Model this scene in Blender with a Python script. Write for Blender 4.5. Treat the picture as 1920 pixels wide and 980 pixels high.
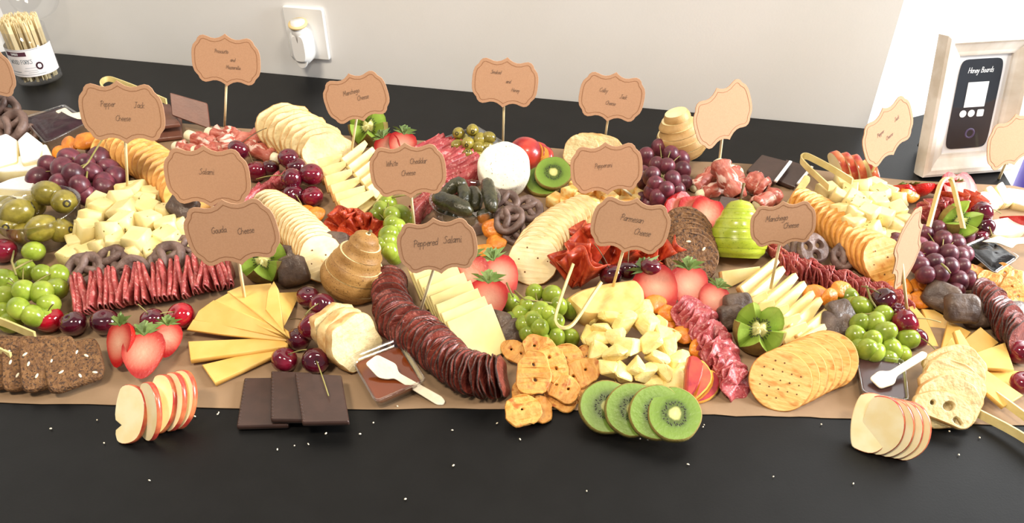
import bpy, math, random
from math import sin, cos, pi, radians, sqrt, atan2, hypot
from mathutils import Vector, Matrix, noise
from mathutils.geometry import tessellate_polygon

for o in list(bpy.data.objects): bpy.data.objects.remove(o)
sc = bpy.context.scene
COL = sc.collection

# ---------------------------------------------------------------- camera
F_PX, PITCH, CAM_H = 1500.0, radians(37.0), 0.61       # focal length in pixels of a 1920 px frame
cam_d = bpy.data.cameras.new('camera'); cam = bpy.data.objects.new('camera', cam_d); COL.objects.link(cam)
cam_d.sensor_width = 36.0; cam_d.lens = 36.0*F_PX/1920.0; cam_d.clip_start = 0.02; cam_d.clip_end = 60
cam.location = (0, 0, CAM_H); cam.rotation_euler = (pi/2 - PITCH, 0, 0)
sc.camera = cam

# ---------------------------------------------------------------- world, lamps, exposure
sc.view_settings.view_transform = 'Standard'; sc.view_settings.look = 'None'
sc.view_settings.gamma = 1.0; sc.view_settings.exposure = 0.0; sc.view_settings.use_curve_mapping = False
w = bpy.data.worlds.new('world'); sc.world = w; w.use_nodes = True
wb = w.node_tree.nodes['Background']; wb.inputs['Color'].default_value = (0.90, 0.94, 1.0, 1); wb.inputs['Strength'].default_value = 0.30

def area(name, loc, aim, sx, sy, power, col):
    d = bpy.data.lights.new(name, 'AREA'); d.shape = 'RECTANGLE'; d.size = sx; d.size_y = sy; d.energy = power; d.color = col
    o = bpy.data.objects.new(name, d); COL.objects.link(o); o.location = loc
    o.rotation_euler = (Vector(aim)-Vector(loc)).to_track_quat('-Z', 'Y').to_euler(); return o
area('ceiling_lamp', (-0.70, -0.05, 1.95), (-0.2, 1.2, 0.1), 0.45, 0.28, 33, (1.0, 0.86, 0.68))
area('ceiling_lamp', (0.75, 0.0, 1.95), (0.3, 1.2, 0.1), 0.45, 0.28, 20, (1.0, 0.87, 0.70))
area('window_light', (2.9, 0.70, 1.15), (0.6, 1.42, 0.30), 1.2, 1.3, 225, (0.96, 0.98, 1.0))

# ---------------------------------------------------------------- pixel rays (real positions come from a real height or plane)
CT, ST = cos(PITCH), sin(PITCH)
CAM = Vector((0, 0, CAM_H)); FW = Vector((0, CT, -ST)); UP = Vector((0, ST, CT)); RT = Vector((1, 0, 0))
def ray(px, py): return FW + RT*((px-960)/F_PX) - UP*((py-490)/F_PX)
def P(px, py, z=0.0):
    d = ray(px, py); return CAM + d*((z-CAM_H)/d.z)
def PP(px, py, c, n):
    d = ray(px, py); return CAM + d*((c-CAM).dot(n)/d.dot(n))
def scale_at(p): return F_PX/((p-CAM).dot(FW))              # pixels per metre
def nrm(az, e):
    a, b = radians(az), radians(e); return Vector((cos(b)*cos(a), cos(b)*sin(a), sin(b)))
def MD(c, az, e, spin=0.0, s=1.0):                           # local z faces (az, e), local y points up the face
    n = nrm(az, e); a = radians(az); x = Vector((-sin(a), cos(a), 0)); y = n.cross(x)
    m = Matrix(((x.x, y.x, n.x), (x.y, y.y, n.y), (x.z, y.z, n.z))).to_4x4()
    return Matrix.Translation(c) @ m @ Matrix.Rotation(radians(spin), 4, 'Z') @ Matrix.Scale(s, 4)
def MA(c, x, z, s=1.0):                                      # local x along x, local z close to z
    x = Vector(x).normalized(); z = Vector(z); z = (z - x*z.dot(x)).normalized(); y = z.cross(x)
    m = Matrix(((x.x, y.x, z.x), (x.y, y.y, z.y), (x.z, y.z, z.z))).to_4x4()
    return Matrix.Translation(c) @ m @ Matrix.Scale(s, 4)
def path(pts, n):                                            # n points evenly along a pixel polyline
    L = [0.0]
    for a, b in zip(pts, pts[1:]): L.append(L[-1] + hypot(b[0]-a[0], b[1]-a[1]))
    out = []
    for i in range(n):
        t = L[-1]*i/max(1, n-1); k = 0
        while k < len(L)-2 and L[k+1] < t: k += 1
        f = (t-L[k])/max(1e-9, L[k+1]-L[k]); out.append(tuple(u+(v-u)*f for u, v in zip(pts[k], pts[k+1])))
    return out
ORDS = 'first second third fourth fifth sixth seventh eighth ninth tenth eleventh twelfth thirteenth fourteenth fifteenth sixteenth seventeenth eighteenth nineteenth twentieth'.split()
def ordn(i):
    if i < 20: return ORDS[i]
    t = {2: 'twenty', 3: 'thirty', 4: 'forty'}
    n = i+1
    return {30: 'thirtieth', 40: 'fortieth'}.get(n) or t[n//10] + '-' + ORDS[n % 10 - 1]
rnd = random.Random(11)

# ---------------------------------------------------------------- materials
def lin(c): return tuple(((v/255)/12.92 if v/255 <= .04045 else ((v/255+.055)/1.055)**2.4) for v in c) + (1.0,)
MATS = {}
def mat(name, c1, c2=None, scale=60, rough=.5, bump=0.0, bscale=None, sss=0.0, coat=0.0, vary=.08, lo=.38, hi=.62,
        radial=None, rad_r=1.0, spec=.5, c3=None, s3=200, t3=(.62, .66), dist=.002, voro=False, trans=0, stretch=None, aniso=None):
    m = bpy.data.materials.new(name); m.use_nodes = True; nt = m.node_tree; N = nt.nodes; Lk = nt.links
    b = N['Principled BSDF']; b.inputs['Roughness'].default_value = rough
    b.inputs['Specular IOR Level'].default_value = spec
    b.inputs['Coat Weight'].default_value = coat; b.inputs['Coat Roughness'].default_value = .08
    b.inputs['Transmission Weight'].default_value = trans
    if sss:
        b.inputs['Subsurface Weight'].default_value = sss; b.inputs['Subsurface Radius'].default_value = (.006, .004, .002)
        b.inputs['Subsurface Scale'].default_value = 1.0
    tc = N.new('ShaderNodeTexCoord'); src = tc.outputs['Object']
    if stretch:
        mp = N.new('ShaderNodeMapping'); mp.inputs['Scale'].default_value = stretch; Lk.new(src, mp.inputs['Vector']); src = mp.outputs['Vector']
    oi = N.new('ShaderNodeObjectInfo')
    add = N.new('ShaderNodeVectorMath'); add.operation = 'MULTIPLY_ADD'
    add.inputs[1].default_value = (1, 1, 1); Lk.new(src, add.inputs[0])
    cmb = N.new('ShaderNodeCombineXYZ'); Lk.new(oi.outputs['Random'], cmb.inputs[0]); Lk.new(oi.outputs['Random'], cmb.inputs[1]); Lk.new(cmb.outputs[0], add.inputs[2])
    vec = add.outputs[0]
    def nz(s, detail=4):
        n = N.new('ShaderNodeTexNoise'); n.inputs['Scale'].default_value = s; n.inputs['Detail'].default_value = detail; Lk.new(vec, n.inputs['Vector']); return n.outputs['Fac']
    col = None
    if radial:
        sp = N.new('ShaderNodeSeparateXYZ'); Lk.new(tc.outputs['Object'], sp.inputs[0])
        cb = N.new('ShaderNodeCombineXYZ'); Lk.new(sp.outputs[0], cb.inputs[0]); Lk.new(sp.outputs[1], cb.inputs[1])
        ln = N.new('ShaderNodeVectorMath'); ln.operation = 'LENGTH'; Lk.new(cb.outputs[0], ln.inputs[0])
        mu = N.new('ShaderNodeMath'); mu.operation = 'MULTIPLY_ADD'; mu.inputs[1].default_value = 1/rad_r; Lk.new(ln.outputs['Value'], mu.inputs[0])
        n0 = nz(scale); mm = N.new('ShaderNodeMath'); mm.operation = 'MULTIPLY_ADD'; mm.inputs[1].default_value = .16; mm.inputs[2].default_value = -.08
        Lk.new(n0, mm.inputs[0]); Lk.new(mm.outputs[0], mu.inputs[2])
        rp = N.new('ShaderNodeValToRGB'); el = rp.color_ramp.elements
        while len(el) < len(radial): el.new(.5)
        for e, (p, c) in zip(el, radial): e.position = p; e.color = lin(c)
        Lk.new(mu.outputs[0], rp.inputs[0]); col = rp.outputs[0]
    elif c2:
        rp = N.new('ShaderNodeValToRGB'); el = rp.color_ramp.elements
        el[0].position = lo; el[0].color = lin(c1); el[1].position = hi; el[1].color = lin(c2)
        if voro:
            v = N.new('ShaderNodeTexVoronoi'); v.inputs['Scale'].default_value = scale; Lk.new(vec, v.inputs['Vector']); f = v.outputs['Distance']
        else: f = nz(scale)
        Lk.new(f, rp.inputs[0]); col = rp.outputs[0]
    if c3:
        mx = N.new('ShaderNodeMix'); mx.data_type = 'RGBA'
        r3 = N.new('ShaderNodeValToRGB'); r3.color_ramp.elements[0].position = t3[0]; r3.color_ramp.elements[1].position = t3[1]
        Lk.new(nz(s3, 2), r3.inputs[0]); Lk.new(r3.outputs[0], mx.inputs[0])
        if col: Lk.new(col, mx.inputs[6])
        else: mx.inputs[6].default_value = lin(c1)
        mx.inputs[7].default_value = lin(c3); col = mx.outputs[2]
    hs = N.new('ShaderNodeHueSaturation')
    mr = N.new('ShaderNodeMapRange'); mr.inputs[3].default_value = 1-vary; mr.inputs[4].default_value = 1+vary
    Lk.new(oi.outputs['Random'], mr.inputs[0]); Lk.new(mr.outputs[0], hs.inputs['Value'])
    if col: Lk.new(col, hs.inputs['Color'])
    else: hs.inputs['Color'].default_value = lin(c1)
    Lk.new(hs.outputs[0], b.inputs['Base Color'])
    if bump:
        bp = N.new('ShaderNodeBump'); bp.inputs['Strength'].default_value = bump; bp.inputs['Distance'].default_value = dist
        Lk.new(nz(bscale or scale, 5), bp.inputs['Height']); Lk.new(bp.outputs[0], b.inputs['Normal'])
        if coat: Lk.new(bp.outputs[0], b.inputs['Coat Normal'])
    MATS[name] = m; return m
def clear(name, tint=(255, 255, 255), gloss=.10):            # thin clear plastic: see-through plus a Fresnel sheen
    m = bpy.data.materials.new(name); m.use_nodes = True; nt = m.node_tree; N = nt.nodes; Lk = nt.links
    for n in list(N): N.remove(n)
    out = N.new('ShaderNodeOutputMaterial'); t = N.new('ShaderNodeBsdfTransparent'); t.inputs[0].default_value = lin(tint)
    g = N.new('ShaderNodeBsdfGlossy'); g.inputs['Roughness'].default_value = .06; g.inputs[0].default_value = (.8, .8, .8, 1)
    lw = N.new('ShaderNodeLayerWeight'); lw.inputs[0].default_value = .35
    mu = N.new('ShaderNodeMath'); mu.operation = 'MULTIPLY_ADD'; mu.inputs[1].default_value = .55 if gloss > .06 else .2; mu.inputs[2].default_value = gloss*.4; Lk.new(lw.outputs['Facing'], mu.inputs[0])
    mx = N.new('ShaderNodeMixShader'); Lk.new(mu.outputs[0], mx.inputs[0]); Lk.new(t.outputs[0], mx.inputs[1]); Lk.new(g.outputs[0], mx.inputs[2]); Lk.new(mx.outputs[0], out.inputs[0])
    MATS[name] = m; return m

mat('wall_paint', (238, 238, 236), (241, 241, 240), 6, .75, .05, 300, vary=0)
mat('floor_vinyl', (225, 222, 214), (210, 206, 196), 3, .5, vary=0)
mat('table_black', (10, 10, 10), (14, 14, 14), 25, .42, .12, 500, spec=.24, vary=0, dist=.0006)
mat('kraft', (140, 114, 86), (150, 123, 94), 14, .72, .35, 30, vary=0, dist=.003)
mat('card', (184, 141, 108), (190, 147, 114), 700, .85, .06, 1500, vary=.02, dist=.0004)
mat('card_line', (150, 104, 70), rough=.8, vary=0)
mat('ink', (124, 98, 80), rough=.6, vary=0)
mat('pale_wood', (234, 214, 164), (242, 226, 184), 40, .55, .2, 200, vary=.04, stretch=(1, 1, .1))
mat('bamboo', (206, 186, 120), (222, 204, 140), 50, .45, .15, 200, vary=.03)
mat('spoon_wood', (246, 232, 202), (250, 240, 216), 60, .6, .2, 260, vary=.03)
mat('white_plastic', (240, 240, 238), rough=.35, vary=0)
mat('tan_ring', (232, 208, 150), rough=.5, vary=0)
mat('frame_wood', (214, 204, 190), (236, 230, 222), 30, .5, .3, 160, vary=0, stretch=(1, .12, 1), dist=.0006)
mat('mat_board', (238, 238, 240), rough=.7, vary=0)
mat('placard', (28, 31, 38), (36, 40, 48), 12, .5, spec=.2, vary=0)
mat('print_white', (236, 238, 240), rough=.6, vary=0)
mat('print_grey', (120, 132, 140), rough=.6, vary=0)
mat('print_purple', (70, 60, 104), rough=.6, vary=0)
mat('paper_label', (240, 236, 236), rough=.6, vary=0)
mat('plum_print', (84, 44, 58), rough=.6, vary=0)
mat('purple', (76, 44, 170), rough=.45, vary=0)
clear('clear_plastic'); clear('pane', gloss=.05)
clear('jar_plastic', gloss=.05)

# ---------------------------------------------------------------- geometry
class G:
    def __init__(s): s.v = []; s.f = []; s.sm = []
    def add(s, v, f, smooth=True):
        k = len(s.v); s.v += [Vector(p) for p in v]; s.f += [tuple(i+k for i in q) for q in f]; s.sm += [smooth]*len(f); return s
    def join(s, g, M=None):
        k = len(s.v); s.v += [(M @ p if M else p.copy()) for p in g.v]; s.f += [tuple(i+k for i in q) for q in g.f]; s.sm += g.sm; return s
    def lump(s, amp, freq, seed=0):
        off = Vector((seed*3.7, seed*1.3, seed*7.1)); c = sum(s.v, Vector())/len(s.v)
        for p in s.v:
            d = noise.noise_vector(p*freq + off); p += d*amp
        return s
    def xf(s, M): s.v = [M @ p for p in s.v]; return s
    def mesh(s, name, m):
        me = bpy.data.meshes.new(name); me.from_pydata([tuple(p) for p in s.v], [], s.f); me.materials.append(MATS[m])
        me.polygons.foreach_set('use_smooth', s.sm); me.update(); return me
def lathe(prof, seg=20):
    v, f, ring = [], [], []
    for r, z in prof:
        if r < 1e-6: ring.append([len(v)]); v.append((0, 0, z))
        else:
            ring.append(list(range(len(v), len(v)+seg))); v += [(r*cos(2*pi*k/seg), r*sin(2*pi*k/seg), z) for k in range(seg)]
    for a, b in zip(ring, ring[1:]):
        for k in range(seg):
            k2 = (k+1) % seg
            if len(a) == 1 and len(b) == 1: continue
            if len(a) == 1: f.append((a[0], b[k2], b[k]))
            elif len(b) == 1: f.append((a[k], a[k2], b[0]))
            else: f.append((a[k], a[k2], b[k2], b[k]))
    f = [tuple(reversed(q)) for q in f] if prof[0][1] > prof[-1][1] else f
    return G().add(v, f)
def ball(rx, ry, rz, seg=14, rings=9):
    g = lathe([(sin(pi*i/rings) if 0 < i < rings else 0, -cos(pi*i/rings)) for i in range(rings+1)], seg)
    for p in g.v: p.x *= rx; p.y *= ry; p.z *= rz
    return g
def offset(poly, d):                                        # shrink a closed 2-D outline by d
    n = len(poly); out = []; A = sum(poly[i][0]*poly[(i+1) % n][1]-poly[(i+1) % n][0]*poly[i][1] for i in range(n)); sg = 1 if A > 0 else -1
    for i in range(n):
        a, p, b = Vector(poly[i-1]), Vector(poly[i]), Vector(poly[(i+1) % n])
        e1, e2 = (p-a), (b-p)
        if e1.length < 1e-9 or e2.length < 1e-9: out.append((p.x, p.y)); continue
        e1.normalize(); e2.normalize(); n1 = Vector((-e1.y, e1.x))*sg; n2 = Vector((-e2.y, e2.x))*sg; m = n1+n2
        if m.length < 1e-6: m = n1
        m.normalize(); k = d/max(.4, m.dot(n1)); q = p+m*k; out.append((q.x, q.y))
    return out
def ccw(poly):
    n = len(poly); A = sum(poly[i][0]*poly[(i+1) % n][1]-poly[(i+1) % n][0]*poly[i][1] for i in range(n))
    return list(poly) if A > 0 else list(reversed(poly))
def slab(outer, t, b=0.0, holes=(), zf=None, faces=True, sides=True, mid=0.0, arc=None):
    """extruded outline centred on z=0; b bevels, mid bulges the wall; arc keeps only wall quads whose index passes"""
    g = G(); outer = ccw(outer); holes = [list(reversed(ccw(h))) for h in holes]; loops = [outer]+holes
    ins = [offset(outer, b) if b else outer] + [offset(h, -b) if b else h for h in holes]
    h = t/2
    if faces:
        tess = tessellate_polygon([[Vector((x, y, 0)) for x, y in l] for l in ins])
        flat = [p for l in ins for p in l]
        for sgn in (1, -1):
            v = [(x, y, sgn*h) for x, y in flat]; fs = []
            for tr in tess:
                a, b_, c = (Vector(flat[i]) for i in tr); cr = (b_-a).cross(c-a) if hasattr((b_-a), 'cross') else 0
                cr = (b_.x-a.x)*(c.y-a.y)-(b_.y-a.y)*(c.x-a.x); q = tuple(tr) if cr > 0 else tuple(reversed(tr)); fs.append(q if sgn > 0 else tuple(reversed(q)))
            g.add(v, fs, False)
    if sides:
        for li, (l, q) in enumerate(zip(loops, ins)):
            n = len(l); rows = []
            if b: rows = [[(x, y, -h) for x, y in q], [(x, y, -h+b) for x, y in l], [(x, y, h-b) for x, y in l], [(x, y, h) for x, y in q]]
            else: rows = [[(x, y, -h) for x, y in l], [(x, y, h) for x, y in l]]
            if mid:
                m = offset(l, -mid); k = len(rows)//2; rows.insert(k, [(x, y, 0) for x, y in m])
            v = [p for r in rows for p in r]; fs = []
            for k in range(len(rows)-1):
                for i in range(n):
                    if arc and li == 0 and not arc(i, n): continue
                    j = (i+1) % n; fs.append((k*n+i, k*n+j, (k+1)*n+j, (k+1)*n+i))
            g.add(v, fs, True)
    if zf:
        for p in g.v: p.z += zf(p.x, p.y)
    return g
def ell(rx, ry, n=28, p=2.0, wob=0.0, seed=0, ph=0.0):       # super-ellipse outline
    r = random.Random(seed); ks = [(r.uniform(-1, 1), r.uniform(0, 6.28), k) for k in (2, 3, 4, 5, 7)]; out = []
    for i in range(n):
        a = 2*pi*i/n+ph; w = 1+wob*sum(c*sin(k*a+f) for c, f, k in ks)/2
        ca, sa = cos(a), sin(a); out.append((rx*w*math.copysign(abs(ca)**(2/p), ca), ry*w*math.copysign(abs(sa)**(2/p), sa)))
    return out
def chaikin(poly, it=2):
    for _ in range(it):
        o = []
        for i in range(len(poly)):
            a, b = Vector(poly[i]), Vector(poly[(i+1) % len(poly)]); o += [tuple(a*.75+b*.25), tuple(a*.25+b*.75)]
        poly = o
    return poly
def corner(poly, r, k=3):                                    # round only the corners of an outline
    o = []; n = len(poly)
    for i in range(n):
        a, p, b = Vector(poly[i-1]), Vector(poly[i]), Vector(poly[(i+1) % n])
        u, v = a-p, b-p; d = min(r, u.length*.4, v.length*.4); q0 = p+u.normalized()*d; q1 = p+v.normalized()*d
        for j in range(k+1):
            t = j/k; q = q0*(1-t)**2+p*2*t*(1-t)+q1*t*t; o.append((q.x, q.y))
    return o
def tube(pts, rad, seg=6, closed=False, flat=1.0):
    pts = [Vector(p) for p in pts]; n = len(pts); v, f = [], []; prev = None
    for i, p in enumerate(pts):
        t = (pts[(i+1) % n]-pts[i-1]) if closed else (pts[min(n-1, i+1)]-pts[max(0, i-1)])
        t.normalize()
        if prev is None: u = t.orthogonal().normalized()
        else: u = (prev - t*prev.dot(t)); u = u.normalized() if u.length > 1e-6 else t.orthogonal().normalized()
        prev = u; w_ = t.cross(u); r = rad[i] if isinstance(rad, (list, tuple)) else rad
        v += [p + u*(r*cos(2*pi*k/seg)) + w_*(r*sin(2*pi*k/seg)) for k in range(seg)]
    for i in range(n if closed else n-1):
        a, b = i*seg, ((i+1) % n)*seg
        for k in range(seg): f.append((a+k, a+(k+1) % seg, b+(k+1) % seg, b+k))
    if not closed: f += [tuple(reversed(range(seg))), tuple((n-1)*seg+k for k in range(seg))]
    return G().add(v, f)
def band(pts, wdir, w_, t):                                  # flat strip swept along points, width along wdir
    pts = [Vector(p) for p in pts]; wd = Vector(wdir).normalized(); v, f = [], []; n = len(pts)
    for i, p in enumerate(pts):
        d = (pts[min(n-1, i+1)]-pts[max(0, i-1)]).normalized(); q = wd.cross(d).normalized()
        v += [p+wd*w_/2+q*t/2, p-wd*w_/2+q*t/2, p-wd*w_/2-q*t/2, p+wd*w_/2-q*t/2]
    for i in range(n-1):
        for k in range(4): f.append((i*4+k, i*4+(k+1) % 4, i*4+4+(k+1) % 4, i*4+4+k))
    f += [(3, 2, 1, 0), (n*4-4, n*4-3, n*4-2, n*4-1)]
    return G().add(v, f, False)
def sheet(v, f, t):                                          # give an open surface a thickness
    V = [Vector(p) for p in v]; N = [Vector() for _ in V]; E = {}
    for q in f:
        nn = (V[q[1]]-V[q[0]]).cross(V[q[2]]-V[q[0]])
        for i in q: N[i] += nn
        for a, b in zip(q, q[1:]+q[:1]): E[(a, b)] = E.get((a, b), 0)+1
    N = [n.normalized() if n.length > 1e-12 else Vector((0, 0, 1)) for n in N]; k = len(V)
    fs = list(f)+[tuple(i+k for i in reversed(q)) for q in f]
    for (a, b) in E:
        if (b, a) not in E: fs.append((b, a, a+k, b+k))
    return G().add([p+n*t/2 for p, n in zip(V, N)]+[p-n*t/2 for p, n in zip(V, N)], fs)
def prism_box(sx, sy, sz, b=.0008):
    return slab([(sx/2, sy/2), (-sx/2, sy/2), (-sx/2, -sy/2), (sx/2, -sy/2)], sz, b)

# ---------------------------------------------------------------- objects
def tag(o, label=None, cat=None, group=None, kind=None):
    if label: o['label'] = label
    if cat: o['category'] = cat
    if group: o['group'] = group
    if kind: o['kind'] = kind
    return o
def obj(name, me, M=None, parent=None):
    o = bpy.data.objects.new(name, me); COL.objects.link(o)
    if parent is not None: o.parent = parent
    if M is not None: o.matrix_basis = M
    return o
def empty(name, M, label, cat, group=None):
    o = obj(name, None, M); o.empty_display_size = .01; return tag(o, label, cat, group)
def solo(name, me, M, label, cat, group=None): return tag(obj(name, me, M), label, cat, group)
def struct(name, me, M=None): return tag(obj(name, me, M), kind='structure')
CACHE = {}
def cached(key, fn):
    if key not in CACHE: CACHE[key] = fn()
    return CACHE[key]
def poly_px(pts, c, n, t, b=.001, round_it=0, x_hint=None):
    """outline given in pixels, laid on the plane (c, n): returns geometry (top face on the plane) and matrix"""
    n = n.normalized(); W = [PP(x, y, c, n) for x, y in pts]; o = sum(W, Vector())/len(W)
    xh = x_hint or (W[1]-W[0]); M = MA(o, xh - n*xh.dot(n), n); Mi = M.inverted()
    L = [Mi @ p for p in W]; L = [(p.x, p.y) for p in L]
    if round_it: L = chaikin(L, round_it)
    return L, M @ Matrix.Translation((0, 0, -t/2))
def plane3(a, b, c):
    A, B, C = (P(*q) for q in (a, b, c)); n = (B-A).cross(C-A).normalized()
    return A, (n if n.z > 0 else -n)
FLAT = Vector((0, 0, 1))

# ---------------------------------------------------------------- setting
WA, WB = P(110, 97), P(1625, 237)                            # foot of the back wall at table height
wd = (WB-WA).normalized(); wn = Vector((wd.y, -wd.x, 0))      # wall direction, normal towards the room
WL = WA - wd*0.095
c2 = P(1745, 204); rd = (c2-WB).normalized()
FLOOR_Z = -0.9
def wall(name, a, b, z0=FLOOR_Z, z1=2.5, th=.1, out=None):
    d = (b-a).normalized(); o = Vector((-d.y, d.x, 0))*th
    q = [a, b, b+o, a+o]; v = [Vector((p.x, p.y, z)) for z in (z0, z1) for p in q]
    return struct(name, G().add(v, [(0, 1, 5, 4), (1, 2, 6, 5), (2, 3, 7, 6), (3, 0, 4, 7), (0, 3, 2, 1), (4, 5, 6, 7)], False).mesh(name, 'wall_paint'))
ld = (P(0, 92)-P(18, 89)); ld.normalize()
wall('wall_back', WL, WB); wall('wall_right', WB, WB+rd*2.6); wall('wall_left', WL+ld*1.6, WL)
struct('floor', G().add([(-4, -3, FLOOR_Z), (4, -3, FLOOR_Z), (4, 4.5, FLOOR_Z), (-4, 4.5, FLOOR_Z)], [(0, 1, 2, 3)], False).mesh('floor', 'floor_vinyl'))
# table: black top reaching the walls, with a square front and right end
e1, e2 = P(1880, 314), P(1920, 381); td = (e2-e1).normalized()
back_r = e1 - td*((e1-WB).cross(rd).z/td.cross(rd).z) if abs(td.cross(rd).z) > 1e-6 else e1
front_r = e1 + td*((e1.y-0.12)/-td.y); g_ = .004
top = [WL+wn*g_+wd*g_, WB+wn*g_, back_r-td*-.012, front_r, Vector((-1.15, .12, 0)), WL+ld*.75+Vector((g_, 0, 0))]
tt = empty('table', Matrix.Translation((0, .7, 0)), 'long black table top carrying the whole grazing spread', 'table')
Li = Matrix.Translation((0, -.7, 0))
gt = slab([((p.x), (p.y-.7)) for p in top], .03, .003); gt.xf(Matrix.Translation((0, 0, -.0155)))
obj('table_top', gt.mesh('table_top', 'table_black'), None, tt)
for x, y in ((-.8, .35), (.62, .35), (-.75, 1.2), (.55, 1.15)):
    obj('leg', slab([(-.03, -.03), (.03, -.03), (.03, .03), (-.03, .03)], .865, .004).mesh('leg', 'table_black'), Matrix.Translation((x, y-.7, -.465)), tt)
# kraft paper
pe = [(-40, 754), (120, 757), (300, 759), (450, 766), (640, 767), (850, 765), (1050, 767), (1180, 770), (1300, 775), (1380, 779), (1480, 780), (1560, 783), (1700, 790), (1920, 797), (2010, 800),
      (2010, 372), (1900, 348), (1700, 338), (1560, 322), (1480, 311), (1300, 302), (1180, 291), (1035, 277), (850, 267), (700, 258), (540, 246), (390, 236), (170, 214), (0, 203), (-60, 198)]
L, M = poly_px(pe, Vector((0, 0, .0006)), FLAT, .0005)
L2 = []
for a, b in zip(L, L[1:]+L[:1]):
    for k in range(4): L2.append((a[0]+(b[0]-a[0])*k/4, a[1]+(b[1]-a[1])*k/4 + .0006*sin(len(L2)*1.7)))
solo('kraft_paper', slab(L2, .0005).mesh('kraft_paper', 'kraft'), M, 'brown kraft paper sheet laid under all the food', 'paper')

# ---------------------------------------------------------------- handwriting: single-stroke letters
FONT = {
'a': (.8, ['6,8 3,10 0,6 1,1 4,1 6,6', '6,10 6,1 8,0']), 'b': (.8, ['0,18 0,0', '0,6 3,10 6,6 5,1 0,1']), 'c': (.7, ['6,8 3,10 0,6 1,1 4,0 6,2']),
'd': (.8, ['6,8 3,10 0,6 1,1 4,1 6,5', '6,18 6,0']), 'e': (.7, ['0,5 6,6 5,9 2,10 0,5 2,0 6,2']), 'f': (.6, ['6,17 3,18 2,12 2,0', '0,9 5,9']),
'g': (.8, ['6,8 3,10 0,6 2,1 6,5', '6,10 6,-5 3,-8 0,-6']), 'h': (.8, ['0,18 0,0', '0,6 3,10 6,7 6,0']), 'i': (.4, ['1,10 1,0 3,0', '1,14 1,15']),
'j': (.4, ['2,10 2,-6 0,-7']), 'k': (.8, ['0,18 0,0', '5,10 0,4 6,0']), 'l': (.4, ['1,18 1,1 3,0']), 'm': (1.1, ['0,10 0,0', '0,7 3,10 4,7 4,0', '4,7 7,10 9,7 9,0']),
'n': (.8, ['0,10 0,0', '0,6 3,10 6,7 6,0']), 'o': (.75, ['3,10 0,6 1,1 4,0 6,4 5,9 3,10']), 'p': (.8, ['0,10 0,-8', '0,7 3,10 6,6 4,1 0,2']),
'r': (.6, ['0,10 0,0', '0,6 3,10 5,9']), 's': (.65, ['5,9 2,10 1,7 5,4 4,0 0,1']), 't': (.6, ['3,16 3,1 5,0', '0,11 6,11']), 'u': (.8, ['0,10 0,3 2,0 5,2 6,10', '6,10 6,0']),
'v': (.7, ['0,10 3,0 6,10']), 'w': (1.0, ['0,10 2,0 4,8 6,0 8,10']), 'y': (.75, ['0,10 3,1', '6,10 2,-8 0,-7']), 'z': (.7, ['0,10 6,10 0,0 6,0']),
'P': (.9, ['1,0 1,18', '-1,15 3,18 7,15 6,9 1,8']), 'J': (.9, ['1,18 8,18', '5,18 4,2 1,0 -1,3']), 'C': (1.0, ['8,15 5,18 0,12 1,3 5,0 8,3']),
'S': (.9, ['7,16 4,18 1,14 6,8 5,1 1,0 -1,3']), 'G': (1.0, ['8,15 5,18 0,12 1,3 5,0 8,3 8,8 5,8']), 'M': (1.2, ['0,0 1,18 5,6 9,18 10,0']),
'W': (1.3, ['0,18 3,0 6,14 9,0 12,18']), 'H': (1.0, ['0,18 0,0', '8,18 8,0', '0,9 8,9']), 'B': (.9, ['0,0 0,18 5,17 5,11 0,10 7,8 6,1 0,0']),
'F': (.8, ['0,0 0,18 7,18', '0,10 5,10']), 'O': (1.0, ['4,18 0,12 1,2 4,0 8,6 7,15 4,18']), 'D': (.95, ['0,0 0,18 5,16 8,9 5,1 0,0']), 'R': (.9, ['0,0 0,18 6,16 6,11 0,9 7,0']),
'K': (.9, ['0,18 0,0', '7,18 0,8 7,0']), 'A': (.9, ['0,0 4,18 8,0', '2,7 6,7']), ' ': (.7, [])}
def writing(lines, h, thick, slant=.25, seed=0, lead=2.6):
    """lines: (text, x, y) in metres on the local xy plane; h = x-height"""
    g = G(); r = random.Random(seed); k = h/10
    for text, x0, y0 in lines:
        width = sum(FONT.get(c, FONT[' '])[0] for c in text)*10*k; x = x0-width/2
        for c in text:
            adv, st = FONT.get(c, FONT[' ']); jy = r.uniform(-.5, .5)
            for s_ in st:
                pts = [tuple(float(q) for q in p.split(',')) for p in s_.split()]
                pts = [(x+(px+py*slant)*k, y0+(py+jy)*k) for px, py in pts]
                for a, b in zip(pts, pts[1:]):
                    d = Vector((b[0]-a[0], b[1]-a[1])); L_ = d.length or 1e-9; q = Vector((-d.y, d.x))/L_*thick/2; e = d/L_*thick*.3
                    v = [(a[0]-e.x+q.x, a[1]-e.y+q.y, 0), (a[0]-e.x-q.x, a[1]-e.y-q.y, 0), (b[0]+e.x-q.x, b[1]+e.y-q.y, 0), (b[0]+e.x+q.x, b[1]+e.y+q.y, 0)]
                    g.add(v, [(0, 1, 2, 3)], False)
            x += adv*10*k
    return g

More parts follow.
